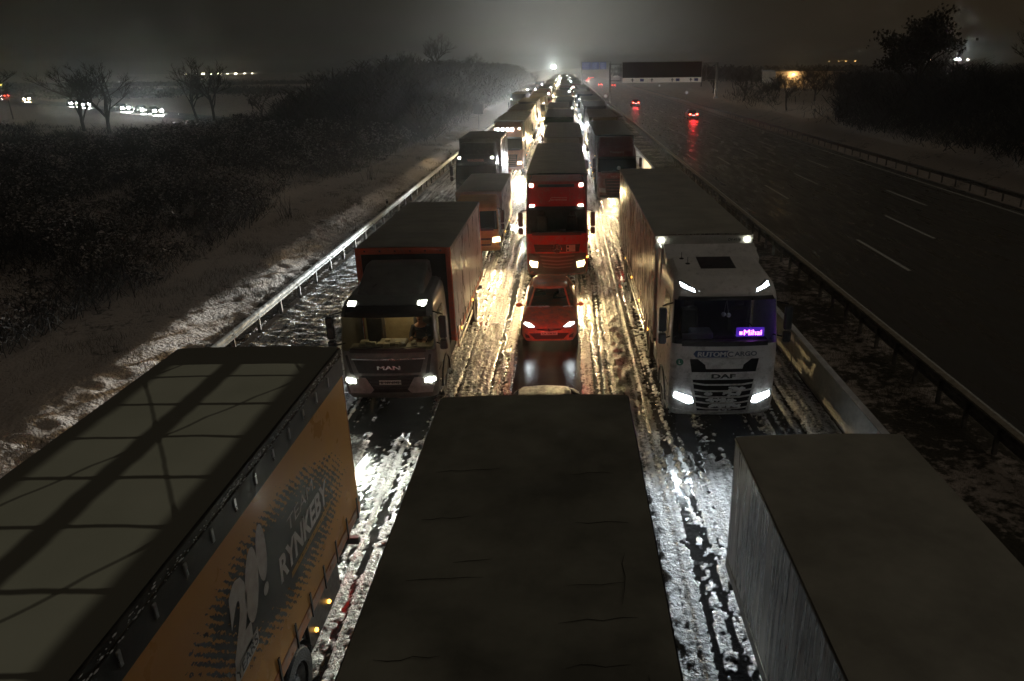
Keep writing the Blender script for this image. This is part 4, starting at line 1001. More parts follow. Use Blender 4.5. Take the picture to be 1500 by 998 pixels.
q = MB(); S.patch(q, circ(-1.02, 1.78, .085), .006, .004); lo = q.build('round_sticker', mat("green_sticker", (.02, .18, .11), .4), td)
q = MB(); S.text(q, "L", -1.045, -.995, 1.735, 1.825, .013, .04); q.build('sticker_letter', PLATE, lo)
for (x0, x1, z0, z1) in ((.15, .48, 1.09, 1.16), (.02, .40, .94, 1.04), (-.35, .35, .80, .88), (-.30, .05, .66, .74), (.12, .42, .66, .73), (-.05, .2, .55, .80), (-.4, -.28, .98, 1.02)):
    rr = random.Random(int(x0 * 100)); q = MB()
    for k in range(26):
        p = S.hit(rr.uniform(x0, x1), rr.uniform(z0, z1), .02); q.ball(p, .02 + .02 * rr.random(), 6, (1.5, .5, .8))
    q.build('caked_snow', SNOWM, td, True)
plate(td, S, -.27, .27, .42, .52, "WL-RT 4903")
q = MB(); S.patch(q, [(-1.15, .60), (-.62, .50), (.62, .50), (1.15, .60), (1.12, .44), (-1.12, .44)], .012, .03, sub=8, rings=5); q.build('bumper', WHITE, td)
plate(td, Surf(full, (0, 1, 0)), -.27, .27, .43, .53, "WL-RT 4903") if False else None
headlights(td, S, [(.68, .78), (.66, .86), (.78, .93), (1.10, 1.02), (1.13, .90), (.80, .74)], L_WHITE, 2100, (.86, .95, 1.0), .88, .95, off=.02)
tractor_under(td, 1.22, 6.)
box_body(td, dict(w=1.275, y0=3.25, y1=16.6, z0=1.2, z1=4.05, side=curtain('cream', (.50, .45, .40), .26, .35, .25), roof=ROOF, frame=mat("trailer_white", (.55, .53, .5), .4, noise=.15), wrinkle=.016, axles=[(10.6, 1), (11.9, 1), (13.2, 1)], seed=8, tail=30))
q = MB(); V, F = text_geo("OV-41-VV", .02, 0); q.add([(.62 + v[0] * .38, 3.245, 3.88 + v[1] * .08) for v in V], F); q.build('trailer_lettering', INK, td)
for x_ in (-1.12, 1.12):
    q = MB(); q.box(x_ - .06, x_ + .06, 3.21, 3.25, 3.88, 3.97, .01); q.build('marker_lamp', L_NEUT, td)
# violet LED name board and hanging plush balls
b = MB(); b.box(.33, .98, .42, .46, 2.25, 2.47, .01); bo = b.build('led_name_board', mat("led_board", (.01, .0, .03), .3, emit=(.16, .04, 1.0), estr=.45), td)
V, F = text_geo("Mihai", .008, 0); q = MB(); [q.add([(.50 + v[0] * .41 + .005 * k, .412 - .001 * k, 2.29 + v[1] * .13) for v in V], F) for k in range(3)]; q.build('led_letters', mat("led_magenta", (1, .2, 1), .3, emit=(.9, .18, 1.0), estr=7), bo)
q = MB(); q.box(.40, .47, .410, .416, 2.30, 2.38); q.box(.415, .455, .407, .411, 2.315, 2.365); q.build('led_icon', mat("led_magenta", (1, .2, 1), .3, emit=(.9, .18, 1.0), estr=7), bo)
lamp('led_board_glow', 'POINT', .7, (.25, .08, 1.0), td, (.66, .33, 2.38), size=.08)
q = MB(); q.ball((.02, .5, 2.78), .055, 10); q.ball((.14, .5, 2.76), .055, 10); q.tube([(.08, .5, 3.15), (.03, .5, 2.82)], .004, 4); q.tube([(.08, .5, 3.15), (.13, .5, 2.80)], .004, 4); q.build('hanging_plush_balls', mat("plush", (.7, .65, .65), .9, bump=.5, bscale=60), td, True)
q = MB(); q.box(-.72, -.2, .45, .9, 2.18, 2.34, .03); q.box(-.95, -.6, .30, .34, 2.26, 2.38); q.build('dashboard_box', mat("pale_plastic", (.42, .43, .45), .5, noise=.2), td)

# ================================================================== red truck (centre lane)
ta = thing('articulated_truck', 'red truck with a round star badge and yellow headlights right behind the red car', 'truck', (-.42, 28.7, 0))
RED = paint("red", (.42, .018, .014), .33)
DRED = paint("dark_red", (.16, .016, .018), .4)
PA = dict(hw=1.22, zb=.36, g0=2.03, g1=3.02, zt=3.98, see=True, rise=.06, lean=.12, dw=1.1, lining=SEAT)
S, at, sec, full = build_cab(ta, PA, RED)
roof_markers(ta, S, .98, 3.86, L_NEUT, .07, .05); roof_markers(ta, S, .95, 3.09, L_NEUT, .09, .06)
q = MB(); S.patch(q, [(-.72, 3.80), (.72, 3.80), (.70, 3.90), (-.70, 3.90)], .01, .03, sub=7); q.build('roof_light_bar', BLACK, ta)
q = MB(); S.text(q, "Jeremias", -.30, .42, 3.28, 3.40, .012, .01, .3); q.rect = None; q.build('company_lettering', mat("letter_pale_red", (.55, .35, .33), .5), ta)
q = MB(); S.rect(q, -.2, .42, 3.42, 3.435, .012, .002); q.build('lettering_line', mat("letter_pale_red", (.55, .35, .33), .5), ta)
q = MB(); S.patch(q, [(-.92, 1.62), (.92, 1.62), (.86, 1.32), (-.86, 1.32)], .004, .006, sub=7); q.build('badge_band', BLACK, ta)
q = MB(); S.patch(q, [(-1.15, 1.26), (1.15, 1.26), (1.12, .40), (-1.12, .40)], .006, .02, sub=9, rings=5); q.build('lower_fascia', mat("fascia_grey", (.05, .05, .052), .45, noise=.25), ta)
for k, z in enumerate((1.52, 1.42)): q = MB(); S.rect(q, -.88, .88, z - .012, z + .012, .02, .02, sub=9); q.build('grille_slat', DARK, ta)
for k, z in enumerate((1.16, 1.0, .86, .73)):
    q = MB(); S.patch(q, [(-.70 + .04 * k, z + .03), (0, z - .03), (.70 - .04 * k, z + .03), (.66 - .04 * k, z - .02), (0, z - .075), (-.66 + .04 * k, z - .02)], .035, .02, sub=6); q.build('grille_slat', mat("slat_grey", (.16, .16, .165), .35, metal=.4), ta)
c0 = S.hit(0, 1.47, .03); q = MB()
ring = [(c0.x + .17 * math.cos(2 * pi * k / 28), c0.y - .02, c0.z + .17 * math.sin(2 * pi * k / 28)) for k in range(29)]; q.tube(ring, .014, 6)
for a in (90, 210, 330):
    e = Vector((c0.x + .165 * math.cos(R(a)), c0.y - .02, c0.z + .165 * math.sin(R(a)))); q.tube([Vector((c0.x, c0.y - .025, c0.z)), e], [.022, .004], 6)
q.build('star_badge', CHROME, ta)
q = MB(); S.rect(q, .36, .72, 1.34, 1.60, .03, .01); po = q.build('hazard_placard', mat("placard", (.55, .45, .40), .5, noise=.15), ta)
q = MB(); S.rect(q, .39, .47, 1.36, 1.43, .045); S.rect(q, .39, .47, 1.5, 1.58, .045); q.build('placard_symbols', INK, po)
headlights(ta, S, [(.78, .92), (.80, .70), (1.02, .72), (1.10, .86), (1.08, .96)], L_WARM, 2900, (1.0, .72, .34), .82, .93, off=.05)
q = MB(); q.ball((1.2, .12, 1.08), .035, 8); q.build('indicator', AMBER, ta, True)
deflector(ta, PA, DRED, 4.02, 2.2); tractor_under(ta, 1.22, 6.)
box_body(ta, dict(w=1.275, y0=2.85, y1=15.9, z0=1.2, z1=4.0, side=curtain('darkgrey', (.10, .10, .105), .3, .2), roof=ROOF, frame=paint("dark_frame", (.05, .045, .04)), wrinkle=.015, axles=[(10.3, 1), (11.6, 1), (12.9, 1)], seed=21, tail=12))

# ================================================================== cars
def car(name, label, loc, col, rz=0, L=4.4, hw=.90, hh=1.46, group=None, see=False, detail=True, van=False):
    r = thing(name, label, 'car', loc, rz, group)
    # stations: y, half width, z low, z shoulder, z centre top
    st = [(0.0, .62, .26, .54, .57), (.05, .74, .19, .60, .66), (.20, .83, .16, .70, .77), (.5, .885, .16, .78, .86), (.95, .90, .20, .86, .97), (1.3, .90, .20, .90, 1.0), (2.2, .91, .20, .93, .98), (3.2, .90, .20, .95, 1.0), (3.8, .87, .22, .95, 1.02), (4.2, .82, .28, .92, 1.0), (4.38, .72, .36, .80, .86), (4.42, .60, .45, .62, .62)]
    k_ = L / 4.42; q = MB(); V = []; 
    for (y, w, zl, zs_, zc) in st:
        w = w * hw / .91; y = y * k_
        half = [(0, zc), (w * .45, zc - .01), (w * .80, zc * .35 + zs_ * .65), (w * .955, zs_ - .06), (w, zs_ * .62 + zl * .38), (w * .99, zl + .12), (w * .9, zl), (0, zl)]
        ring = half + [(-x, z) for x, z in reversed(half[1:-1])]
        V.append([(x, y, z) for x, z in ring])
    n = len(V[0]); F = []
    for i in range(len(V) - 1):
        for k in range(n): a = i * n + k; b_ = i * n + (k + 1) % n; F.append((a, a + n, b_ + n, b_))
    F.append(tuple(range(n))); F.append(tuple((len(V) - 1) * n + k for k in range(n))[::-1])
    q.add([p for r_ in V for p in r_], F)
    body = q
    bo = q.build('body', col, r, True)
    # greenhouse
    y0, y1, y2, y3 = 1.02 * k_, 1.78 * k_, 3.25 * k_, 4.12 * k_
    def ringg(z, t):
        w = hw * (.86 - .22 * t); a = y0 + (y1 - y0) * t; b_ = y3 - (y3 - y2) * t; c = .10
        return [(-w, (a + b_) / 2, z), (-w, a + .32, z), (-w + c, a + .09, z), (-w * .5, a + .01, z), (0, a - .02, z), (w * .5, a + .01, z), (w - c, a + .09, z), (w, a + .32, z), (w, (a + b_) / 2, z), (w, b_ - .25, z), (w - c, b_ - .06, z), (0, b_, z), (-w + c, b_ - .06, z), (-w, b_ - .25, z)]
    Rr = [ringg(.90, 0), ringg(1.06, .3), ringg(1.25, .66), ringg(hh - .07, .93)]
    n = len(Rr[0]); q = MB(); F = []
    for i in range(3):
        for k in range(n): a = i * n + k; b_ = i * n + (k + 1) % n; F.append((a, b_, b_ + n, a + n))
    q.add([p for r_ in Rr for p in r_], F); go = q.build('windows', GLASS_T if see else DGLASS, r, True)
    # roof panel
    top = [ringg(hh - .07, .93), ringg(hh - .03, .98), [(x * .8, y1 + (y - (y1 + y2) / 2) * 0 + (y - y1) * .94 + .05, hh) for x, y, z in ringg(hh, 1.0)]]
    q = MB(); F = []
    for i in range(2):
        for k in range(n): a = i * n + k; b_ = i * n + (k + 1) % n; F.append((a, b_, b_ + n, a + n))
    F.append(tuple(2 * n + k for k in range(n))); q.add([p for r_ in top for p in r_], F); q.build('roof', col, r, True)
    q = MB()
    A, B = ringg(.90, -.02), ringg(hh - .06, .95)
    for k in (2, 6): q.tube([A[k], B[k]], .032, 6)
    for k in (0, 8, 9, 13, 10, 12): q.tube([A[k], B[k]], .03, 6)
    q.build('pillars', BLACK if not see else col, r)
    for s_ in (-1, 1):
        q = MB(); q.ball((s_ * (hw + .10), 1.30 * k_, .99), .1, 10, (1.15, .6, .75)); q.tube([(s_ * hw * .9, 1.32 * k_, .93), (s_ * (hw + .05), 1.3 * k_, .96)], .025, 6); q.build('mirror', col, r, True)
        for ya_ in (.82 * k_, 3.45 * k_): wheel(r, s_ * (hw - .10), ya_, .32, .22, s_, not detail)
        q = MB(); q.box(min(s_ * (hw + .002), s_ * (hw + .02)), max(s_ * (hw + .002), s_ * (hw + .02)), 2.35, 2.52, .80, .83, .006); q.build('door_handle', col, r)
    return r, body
def tail_lamps(r, L, hw, m=None, energy=0, dz=0):
    for s_ in (-1, 1):
        q = MB(); q.box(s_ * hw * .60 - .14, s_ * hw * .60 + .14, L - .16, L + .02, .74 + dz, .90 + dz, .03); q.build('tail_light', m or L_RED, r)
        if energy: lamp('tail_light_glow', 'SPOT', energy, (1, .05, .03), r, (s_ * hw * .7, L + .06, .8), (R(88), 0, 0), .06, (1, 1, 1), R(76), .9)

CRED = paint("car_red", (.80, .20, .10), .34)
ro, rb = car('car', 'red hatchback with wedge headlights stopped in the centre lane', (-.61, 21.6, 0), CRED, see=True)
S = Surf(rb); D = (0, 1, -.55)
# projections use world-like rays; the outline is given at the height where the ray meets y=0, so lift it
def ZD(z, y, d=-.55): return z - d * y * 1.0
q = MB(); S.patch(q, [(-.62, .46), (.62, .46), (.44, .27), (-.44, .27)], .006, .01, sub=6); q.build('lower_grille', BLACK, ro)
q = MB(); S.patch(q, [(-.42, .60), (0, .555), (.42, .60), (.36, .56), (0, .51), (-.36, .56)], .008, .008, sub=5); q.build('upper_grille', BLACK, ro)
q = MB(); S.rect(q, -.40, .40, .585, .60, .015, .01, sub=6); q.ball(S.hit(0, .575, .02), .045, 10, (1, .4, 1)); q.build('badge', CHROME, ro)
for s_ in (-1, 1):
    pl = [(.62, .38), (.76, .44), (.74, .30), (.60, .30)]
    q = MB(); S.patch(q, pl if s_ > 0 else mirror(pl), .01, .006); q.build('fog_lamp', BLACK, ro)
plate(ro, S, -.26, .26, .40, .51, "LA 50636", mat("plate_car", (.6, .6, .58), .4), t0=.1)
for s_ in (-1, 1):
    q = MB(); q2 = MB()
    base_ = [(.34, .66), (.50, .60), (.76, .66), (.84, .95), (.78, 1.03), (.52, .80)]
    pl = base_ if s_ > 0 else mirror(base_)
    S.patch(q, pl, .004, .008, d=(0, 1, -.8), sub=4); ho = q.build('headlight', LENS_OFF, ro)
    b2 = [(.46, .69), (.62, .70), (.78, .88), (.77, .97), (.62, .88)]
    S.patch(q2, b2 if s_ > 0 else mirror(b2), .014, .006, d=(0, 1, -.8), sub=4); q2.build('lens', L_WHITE, ho)
    lamp('headlight_beam', 'SPOT', 22, (.9, .97, 1.0), ro, (s_ * .68, -.05, .62), (R(80), 0, pi), .04, (1, .24, 1), R(130), .75)
tail_lamps(ro, 4.42, .9, None, 15)
q = MB(); rr = random.Random(3)
for k in range(60): q.ball((-.75 + rr.random() * .75, 1.02 + .05 * rr.random(), .985 + .02 * rr.random()), .02 + .015 * rr.random(), 6, (1.6, .9, .6))
for k in range(20): q.ball((.45 + rr.random() * .3, 1.06 + .05 * rr.random(), .975 + .02 * rr.random()), .018, 6, (1.6, .9, .6))
q.build('snow_on_cowl', SNOWM, ro, True)
for s_ in (-1, 1):
    m = MB(); m.box(s_ * .36 - .23, s_ * .36 + .23, 1.9, 2.4, .45, .62, .05); m.box(s_ * .36 - .22, s_ * .36 + .22, 2.35, 2.5, .6, 1.08, .05); m.box(s_ * .36 - .1, s_ * .36 + .1, 2.38, 2.48, 1.1, 1.25, .03); m.build('seat', SEAT, ro)
driver((-.61 + .36, 21.6 + 2.0, .50), 'driver of the red hatchback seen through its windscreen', mat("grey_coat", (.05, .05, .055), .8))

rw, _ = car('car', 'frosted dark car whose roof just shows behind the centre trailer', (-.56, 12.2, 0), mat("frosted_paint", (.30, .30, .29), .45, noise=.6, nscale=9, bump=.5, bscale=40), see=False, L=4.3)
tail_lamps(rw, 4.3, .78, None, 200, -.22)
for s_ in (-1, 1):
    q = MB(); q.box(s_ * .62 - .12, s_ * .62 + .12, .02, .1, .58, .68, .02); q.build('headlight', L_NEUT, rw)

# ================================================================== further trucks
def generic_truck(name, label, loc, col, boxd, P, style, group=None, lens=None, energy=1500, color=(.95, .97, .92), lite=False, txt=None, txtm=None, markers=True, slats=5, cat='truck', spots=2, grm=None, cone=112, vs_=.26, tilt=9):
    r = thing(name, label, cat, loc, 0, group)
    S, at, sec, full = build_cab(r, P, col, lite)
    g0, g1, zt, hw = P['g0'], P['g1'], P['zt'], P['hw']
    q = MB(); S.patch(q, [(-.78, g0 - .38), (.78, g0 - .38), (.66, .62), (-.66, .62)], .004, .006, sub=6, rings=4); q.build('grille', grm or BLACK, r)
    for k in range(slats):
        z = .72 + (g0 - .5 - .72) * k / max(1, slats - 1); q = MB(); S.rect(q, -.66, .66, z - .02, z + .03, .02, .02, sub=6); q.build('grille_slat', col, r)
        if lite and k > 1: break
    q = MB(); S.patch(q, [(-1.1, .58), (1.1, .58), (1.05, .40), (-1.05, .40)], .012, .03, sub=7); q.build('bumper', BLACK if style != 'col' else col, r)
    headlights(r, S, [(.62, .70), (.62, 1.04), (1.14, 1.06), (1.14, .70)] if lens in (L_FAR, L_FARW) else [(.76, .78), (.78, .98), (1.08, 1.0), (1.08, .80)], lens or L_NEUT, energy, color, .9, .93, spots, off=.03, cone=cone, vs_=vs_, tilt=tilt)
    if markers: roof_markers(r, S, hw * .78, zt - .22, L_FAR if lens in (L_FAR, L_FARW) else L_NEUT, .07, .05)
    if txt: q = MB(); S.text(q, txt[0], *txt[1:], .03, .03); q.build('cab_lettering', txtm, r)
    tractor_under(r, hw, 6.0 if boxd['y1'] > 11 else boxd['y1'] - .4, (1.42, 4.9) if boxd['y1'] > 11 else (1.42,), lite)
    if P.get('defl'): deflector(r, P, col, P['defl'], 2.2)
    box_body(r, boxd, lite)
    return r, S
def semi(side, roof=ROOF, frame=None, L=13.6, z1=4.0, y0=2.95, **k):
    d = dict(w=1.275, y0=y0, y1=y0 + L, z0=1.2, z1=z1, side=side, roof=roof, frame=frame or mat("dark_frame2", (.06, .055, .05), .5, noise=.3), wrinkle=.014, axles=[(y0 + L - 4.2, 1), (y0 + L - 2.9, 1), (y0 + L - 1.6, 1)], seed=int(random.random() * 99), tail=8)
    d.update(k); return d
# yellow van-bodied truck behind the grey box truck
ORG = mat("paint_yellow_van", (.55, .30, .10), .38, noise=.15, coat=.3)
rv, Sv = generic_truck('box_van', 'yellow-orange box van half hidden behind the red-framed box body', (-4.15, 33.0, 0), ORG,
    dict(w=1.08, y0=1.9, y1=8.2, z0=.75, z1=2.75, side=mat("van_side_white", (.62, .60, .55), .3, noise=.15, rvar=.1), roof=ROOFD, frame=mat("van_frame", (.4, .36, .3), .5), wrinkle=.01, hard=True, axles=[(6.4, 1)], seed=2, tail=26),
    dict(hw=1.02, zb=.35, g0=1.35, g1=2.15, zt=2.5, yb=2.0, axle=1.1, visor=False), 'col', lens=L_WARM, energy=2400, color=(1, .72, .36), markers=False, cat='van')
# black truck with lettered roof, red light on its front
BLK = paint("black_cab", (.022, .022, .025), .35)
rwg, Sw = generic_truck('articulated_truck', 'black truck with WAGNER lettering above the windscreen behind the yellow van', (-5.35, 44.2, 0), BLK,
    semi(curtain('blackgloss', (.04, .04, .045), .25, .2), roof=mat("roof_black", (.05, .05, .05), .6, noise=.3), z1=4.1, L=5.6, axles=[(6.6, 1)]), dict(hw=1.24, zb=.36, g0=1.95, g1=2.85, zt=3.45, defl=3.95, see=False), 'col', cone=72, vs_=.35, tilt=6, energy=28000, color=(.93, 1, 1),
    lens=L_WHITE, txt=("WAGNER", -.5, .5, 3.02, 3.17), txtm=mat("letter_dim_red", (.30, .12, .10), .5), grm=paint("dark_red", (.16, .016, .018), .4))
for s_ in (-1, 1):
    q = MB(); Sw.rect(q, min(s_ * .1, s_ * .85), max(s_ * .1, s_ * .85), 1.28, 1.44, .04, .02); q.build('red_reflection_panel', mat("painted_red_reflection", (.75, .10, .09), .35), rwg)  # red tail-light reflection on the front, painted as two flat panels
# cream/orange truck with four roof lamps
CRM = paint("cream_orange", (.50, .25, .16), .4)
r4, S4 = generic_truck('articulated_truck', 'pale orange truck with a row of four round roof lamps', (-4.75, 61.5, 0), CRM,
    semi(curtain('beige', (.42, .36, .26), .3, .3)), dict(hw=1.24, zb=.36, g0=1.95, g1=2.85, zt=3.75, defl=3.98), 'col', energy=1500, color=(1, .86, .6), lens=L_WARM, slats=6)
for k in range(4):
    q = MB(); S4.patch(q, circ(-.75 + k * .38, 3.5, .12, 12), .03, .05, sub=2); q.build('roof_spotlight', L_WHITE, r4)
# dark red truck, right lane
VR = paint("maroon", (.12, .028, .026), .38)
rvv, S5 = generic_truck('articulated_truck', 'dark maroon truck with VOLVO lettering, lamps off, behind the white truck trailer', (3.15, 46.8, 0), VR,
    semi(curtain('maroon', (.10, .04, .035), .3, .2), roof=ROOFD), dict(hw=1.24, zb=.36, g0=2.0, g1=2.85, zt=3.55, defl=3.98), 'blk', energy=0, lens=LENS_OFF, markers=False,
    txt=("VOLVO", -.42, .42, 1.70, 1.80), txtm=mat("letter_dull_grey", (.22, .2, .19), .5), spots=0)
q = MB(); S5.text(q, "Transport", -.45, .45, 3.1, 3.25, .03, .02); q.build('cab_lettering', mat("letter_dull_grey", (.22, .2, .19), .5), rvv)
q = MB(); S5.patch(q, circ(.1, 2.25, .12, 12), .012, .01, sub=2); q.build('windscreen_reflection_disc', mat("pale_reflection", (.6, .65, .68), .4), rvv)  # reflection on the windscreen painted as a pale disc

# the queue beyond: three lanes to the horizon
COLS = [('cream', (.45, .40, .30)), ('dark_blue', (.03, .05, .10)), ('white2', (.5, .5, .48)), ('grey2', (.18, .18, .18)), ('red2', (.30, .03, .025)), ('green2', (.04, .10, .06)), ('tan', (.33, .26, .16))]
ORD = ['first', 'second', 'third', 'fourth', 'fifth', 'sixth', 'seventh', 'eighth', 'ninth', 'tenth', 'eleventh', 'twelfth', 'thirteenth', 'fourteenth', 'fifteenth', 'sixteenth', 'seventeenth', 'eighteenth', 'nineteenth', 'twentieth', 'twenty-first', 'twenty-second', 'twenty-third', 'twenty-fourth', 'twenty-fifth', 'twenty-sixth']
rr = random.Random(77)
def copy_tree(o, parent=None):
    c = o.copy(); C.objects.link(c); c.parent = parent
    for ch in list(o.children): copy_tree(ch, c)
    return c
protos = {}
def proto(i, mid):
    key = (i, mid)
    if key in protos: return protos[key]
    nm, c = COLS[i]; warm = i in (0, 2, 4, 6)
    d = semi(curtain(nm, c, .3, .25), roof=(ROOF, ROOFD)[i % 2], z1=4.0 + .05 * (i % 3 - 1), frame=mat("frame_" + nm, tuple(x * .6 for x in c), .5))
    d['tail'] = 0
    P = dict(hw=1.24, zb=.36, g0=1.95, g1=2.85, zt=3.3 + .2 * (i % 3), defl=3.97)
    r, _ = generic_truck('articulated_truck', '', (0, 0, 0), paint('far_' + nm, tuple(min(.5, x * 1.1) for x in c), .4), d, P, 'col', lite=True, lens=(L_FARW if warm else L_FAR) if not mid else (L_WARM if warm else L_NEUT),
        energy=(8500 if mid else 26000), color=(1, .74, .38) if warm else (.92, .98, 1.0), slats=2, spots=(2 if mid else 1))
    protos[key] = r; return r
used = set()
def place(i, mid, x, y, label, group):
    p = proto(i, mid)
    if (i, mid) in used: p = copy_tree(p)
    used.add((i, mid)); p.location = (x, y, 0); p['label'] = label; p['group'] = group; return p
lanes = [('left', -4.75, [80, 98, 116.5, 135, 153, 172, 190, 209, 228, 247, 266, 285, 305, 325, 345, 366, 388, 410, 434, 460, 490]),
         ('centre', -.45, [46.2, 65, 83.5, 102, 121, 140, 158, 177, 196, 214, 233, 252, 271, 291, 311, 332, 354, 377, 401, 427, 455, 485]),
         ('right', 3.35, [66, 86, 104, 124, 143, 161, 180, 199, 218, 237, 256, 276, 296, 316, 337, 359, 382, 406, 432, 460])]
ref = {'left': 'the truck with four roof lamps', 'centre': 'the red truck', 'right': 'the dark maroon truck'}
for ln, x, yy in lanes:
    for k, y in enumerate(yy):
        mid = y < 150; i = rr.randrange(7)
        if ln == 'centre' and k == 0: i = 0
        if ln == 'right' and k < 3: i = (6, 3, 0)[k]
        if ln == 'left' and k == 0: i = 0
        o = place(i, mid, x + rr.uniform(-.5, .5), y, '%s truck behind %s in the %s lane of the jam' % (ORD[k], ref[ln], ln), 'trucks queueing in three lanes of the jam')
for k, (x, y, i) in enumerate(((-8.0, 128, 1), (-8.3, 190, 3), (-8.1, 236, 1))):
    place(i, y < 150, x, y, ('dark box truck pulled onto the hard shoulder, nearest of those there', 'middle dark truck of three on the hard shoulder far back', 'farthest truck standing on the hard shoulder')[k], 'trucks on the hard shoulder')

# ---- cars driving away on the opposite carriageway
def away_car(x, y, label, col, energy=0, m=None):
    r, b_ = car('car', label, (x, y, 0), col, pi, see=False, detail=False, group='cars driving away on the empty carriageway')
    # turned round: local front (-Y) now points away, its tail toward us
    tail_lamps(r, 4.42, .9, m or L_REDF)
    if energy:
        lamp('tail_light_glow', 'SPOT', energy, (1, .02, .03), r, (0, 4.6, .8), (R(78), 0, 0), .3, (1, 1, 1), R(120), .8)
        for s_ in (-1, 1): lamp('headlight_beam', 'SPOT', 2200, (.95, 1, .95), r, (s_ * .65, -.1, .65), (R(80), 0, pi), .05, (1, .24, 1), R(110), .8)
        q = MB(); q.box(-.25, .25, 4.43, 4.45, .60, .72); q.build('licence_plate', mat("lit_plate", (.8, .8, .8), .4, emit=(1, 1, 1), estr=1.2), r)
    return r
DK = paint("dark_car", (.03, .03, .035))
away_car(20.5, 128, 'dark car with bright red tail lights driving away, nearest on the empty carriageway', DK, 160)
away_car(15.0, 170, 'second car driving away with red tail lights, left of the nearer one', DK, 130)
for k, (x, y, lb) in enumerate(((20., 330, 'far car with red tail lights just before the distant blue signs, rightmost'), (15.2, 345, 'far car with red tail lights left of the rightmost far one'), (12.6, 455, 'small distant car in the lane next to the median'), (16.2, 540, 'very distant car with merged red tail lights near the vanishing point'), (19.6, 560, 'farthest pair of red tail lights below the blue signs'))):
    away_car(x, y, lb, DK, 0, L_REDF)

# ================================================================== gantries and signs
SIGNG = mat("gantry_steel", (.30, .30, .29), .5, metal=.5, noise=.2)
def gantry(y, x0, x1, zt, panels, label, zl=(0, 0)):
    g = thing('sign_gantry', label, 'sign gantry', (0, y, 0))
    for x, z0 in ((x0, zl[0]), (x1, zl[1])):
        q = MB(); q.box(x - .22, x + .22, -.22, .22, z0 - .4, zt, .02); q.box(x - .5, x + .5, -.5, .5, z0 - .4, z0 + .25, .03); q.build('gantry_leg', SIGNG, g)
    q = MB()
    for z in (zt - 3.6, zt - .15):
        for yy_ in (-.45, .45): q.box(x0, x1, yy_ - .07, yy_ + .07, z - .08, z + .08)
    n = int((x1 - x0) / 2.2)
    for k in range(n + 1):
        xx_ = x0 + (x1 - x0) * k / n; 
        for yy_ in (-.45, .45): q.box(xx_ - .04, xx_ + .04, yy_ - .04, yy_ + .04, zt - 3.6, zt - .1)
        if k < n: q.tube([(xx_, .45, zt - 3.5), (xx_ + (x1 - x0) / n, .45, zt - .2)], .04, 5)
    q.build('truss', SIGNG, g)
    return g
g = gantry(174, 9.9, 33.6, 8.75, None, 'overhead gantry with a long black display board across the empty carriageway', (0, 1.3))
q = MB(); q.box(12.6, 30.0, -.95, -.62, 5.75, 8.95, .03); po = q.build('display_board', mat("display_black", (.008, .008, .008), .6), g)
q = MB(); q.box(12.5, 30.1, -.9, -.60, 8.95, 9.05); q.box(12.48, 12.6, -.97, -.60, 4.65, 9.0); q.box(30.0, 30.12, -.97, -.60, 4.65, 9.0); q.build('board_frame', mat("board_frame_pale", (.55, .55, .5), .5), g)
q = MB(); q.box(12.6, 30.0, -.95, -.62, 4.70, 5.70); so = q.build('lane_strip', mat("strip_white", (.78, .74, .68), .5, emit=(.9, .78, .66), estr=.16), g)
q = MB()
for x in (14.8, 19.1, 23.6, 27.7):
    q.box(x - .1, x + .1, -.965, -.953, 4.85, 5.35); q.add([(x - .34, -.966, 5.2), (x + .34, -.966, 5.2), (x, -.966, 5.62)], [(0, 1, 2)])
q.build('arrows', INK, so)
for x in (16.9, 24.8, 28.9):
    q = MB(); q.box(x - .42, x + .42, -.965, -.953, 4.95, 5.5, .005); q.build('route_shield', mat("route_blue", (.02, .05, .35), .4), so)
g = gantry(420, 8.6, 24.0, 10.6, None, 'distant gantry carrying lit blue direction signs', (0, 0))
for (a, b_) in ((9.0, 13.6), (13.9, 17.9), (18.3, 21.8)):
    q = MB(); q.box(a, b_, -.9, -.7, 6.7, 10.3, .02); bo = q.build('direction_sign', mat("direction_blue", (.05, .09, .42), .4, emit=(.22, .27, .62), estr=.16), g)  # faint emission stands in for headlight light thrown back by the sign
    q = MB()
    for k in range(3): q.box(a + .5, b_ - .9 - .4 * (k % 2), -.92, -.905, 7.3 + k * 1.0, 7.5 + k * 1.0)
    q.build('sign_legend', mat("legend_white", (.8, .8, .8), .4, emit=(.8, .85, 1), estr=.25), bo)
def round_sign(x, y, label, z=2.2, r=.42):
    g = thing('traffic_sign', label, 'road sign', (x, y, float(terrain(x, y)) if abs(x) > 27 else 0), 0, 'round traffic signs beside the carriageways')
    q = MB(); q.tube([(0, 0, -.3), (0, 0, z + r)], .04, 6); q.build('post', GALVD, g)
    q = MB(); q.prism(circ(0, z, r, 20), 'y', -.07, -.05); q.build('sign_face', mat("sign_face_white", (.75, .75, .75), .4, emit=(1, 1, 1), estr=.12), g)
    q = MB()
    for k in range(20):
        a, b_ = 2 * pi * k / 20, 2 * pi * (k + 1) / 20
        q.add([(r * math.cos(a), -.076, z + r * math.sin(a)), (r * math.cos(b_), -.076, z + r * math.sin(b_)), (r * .8 * math.cos(b_), -.076, z + r * .8 * math.sin(b_)), (r * .8 * math.cos(a), -.076, z + r * .8 * math.sin(a))], [(0, 1, 2, 3)])
    q.build('sign_rim', mat("sign_rim_grey", (.25, .05, .05), .5), g)
round_sign(8.6, 168, 'round white sign in the median left of the gantry leg')
round_sign(28.3, 182, 'round sign on the far verge under the black display board')
round_sign(28.8, 240, 'smaller farther round sign on the far verge', 2.4)
q = thing('traffic_sign', 'dark square sign seen from behind on a thin post beside the left guardrail', 'road sign', (-11.1, 98, 0))
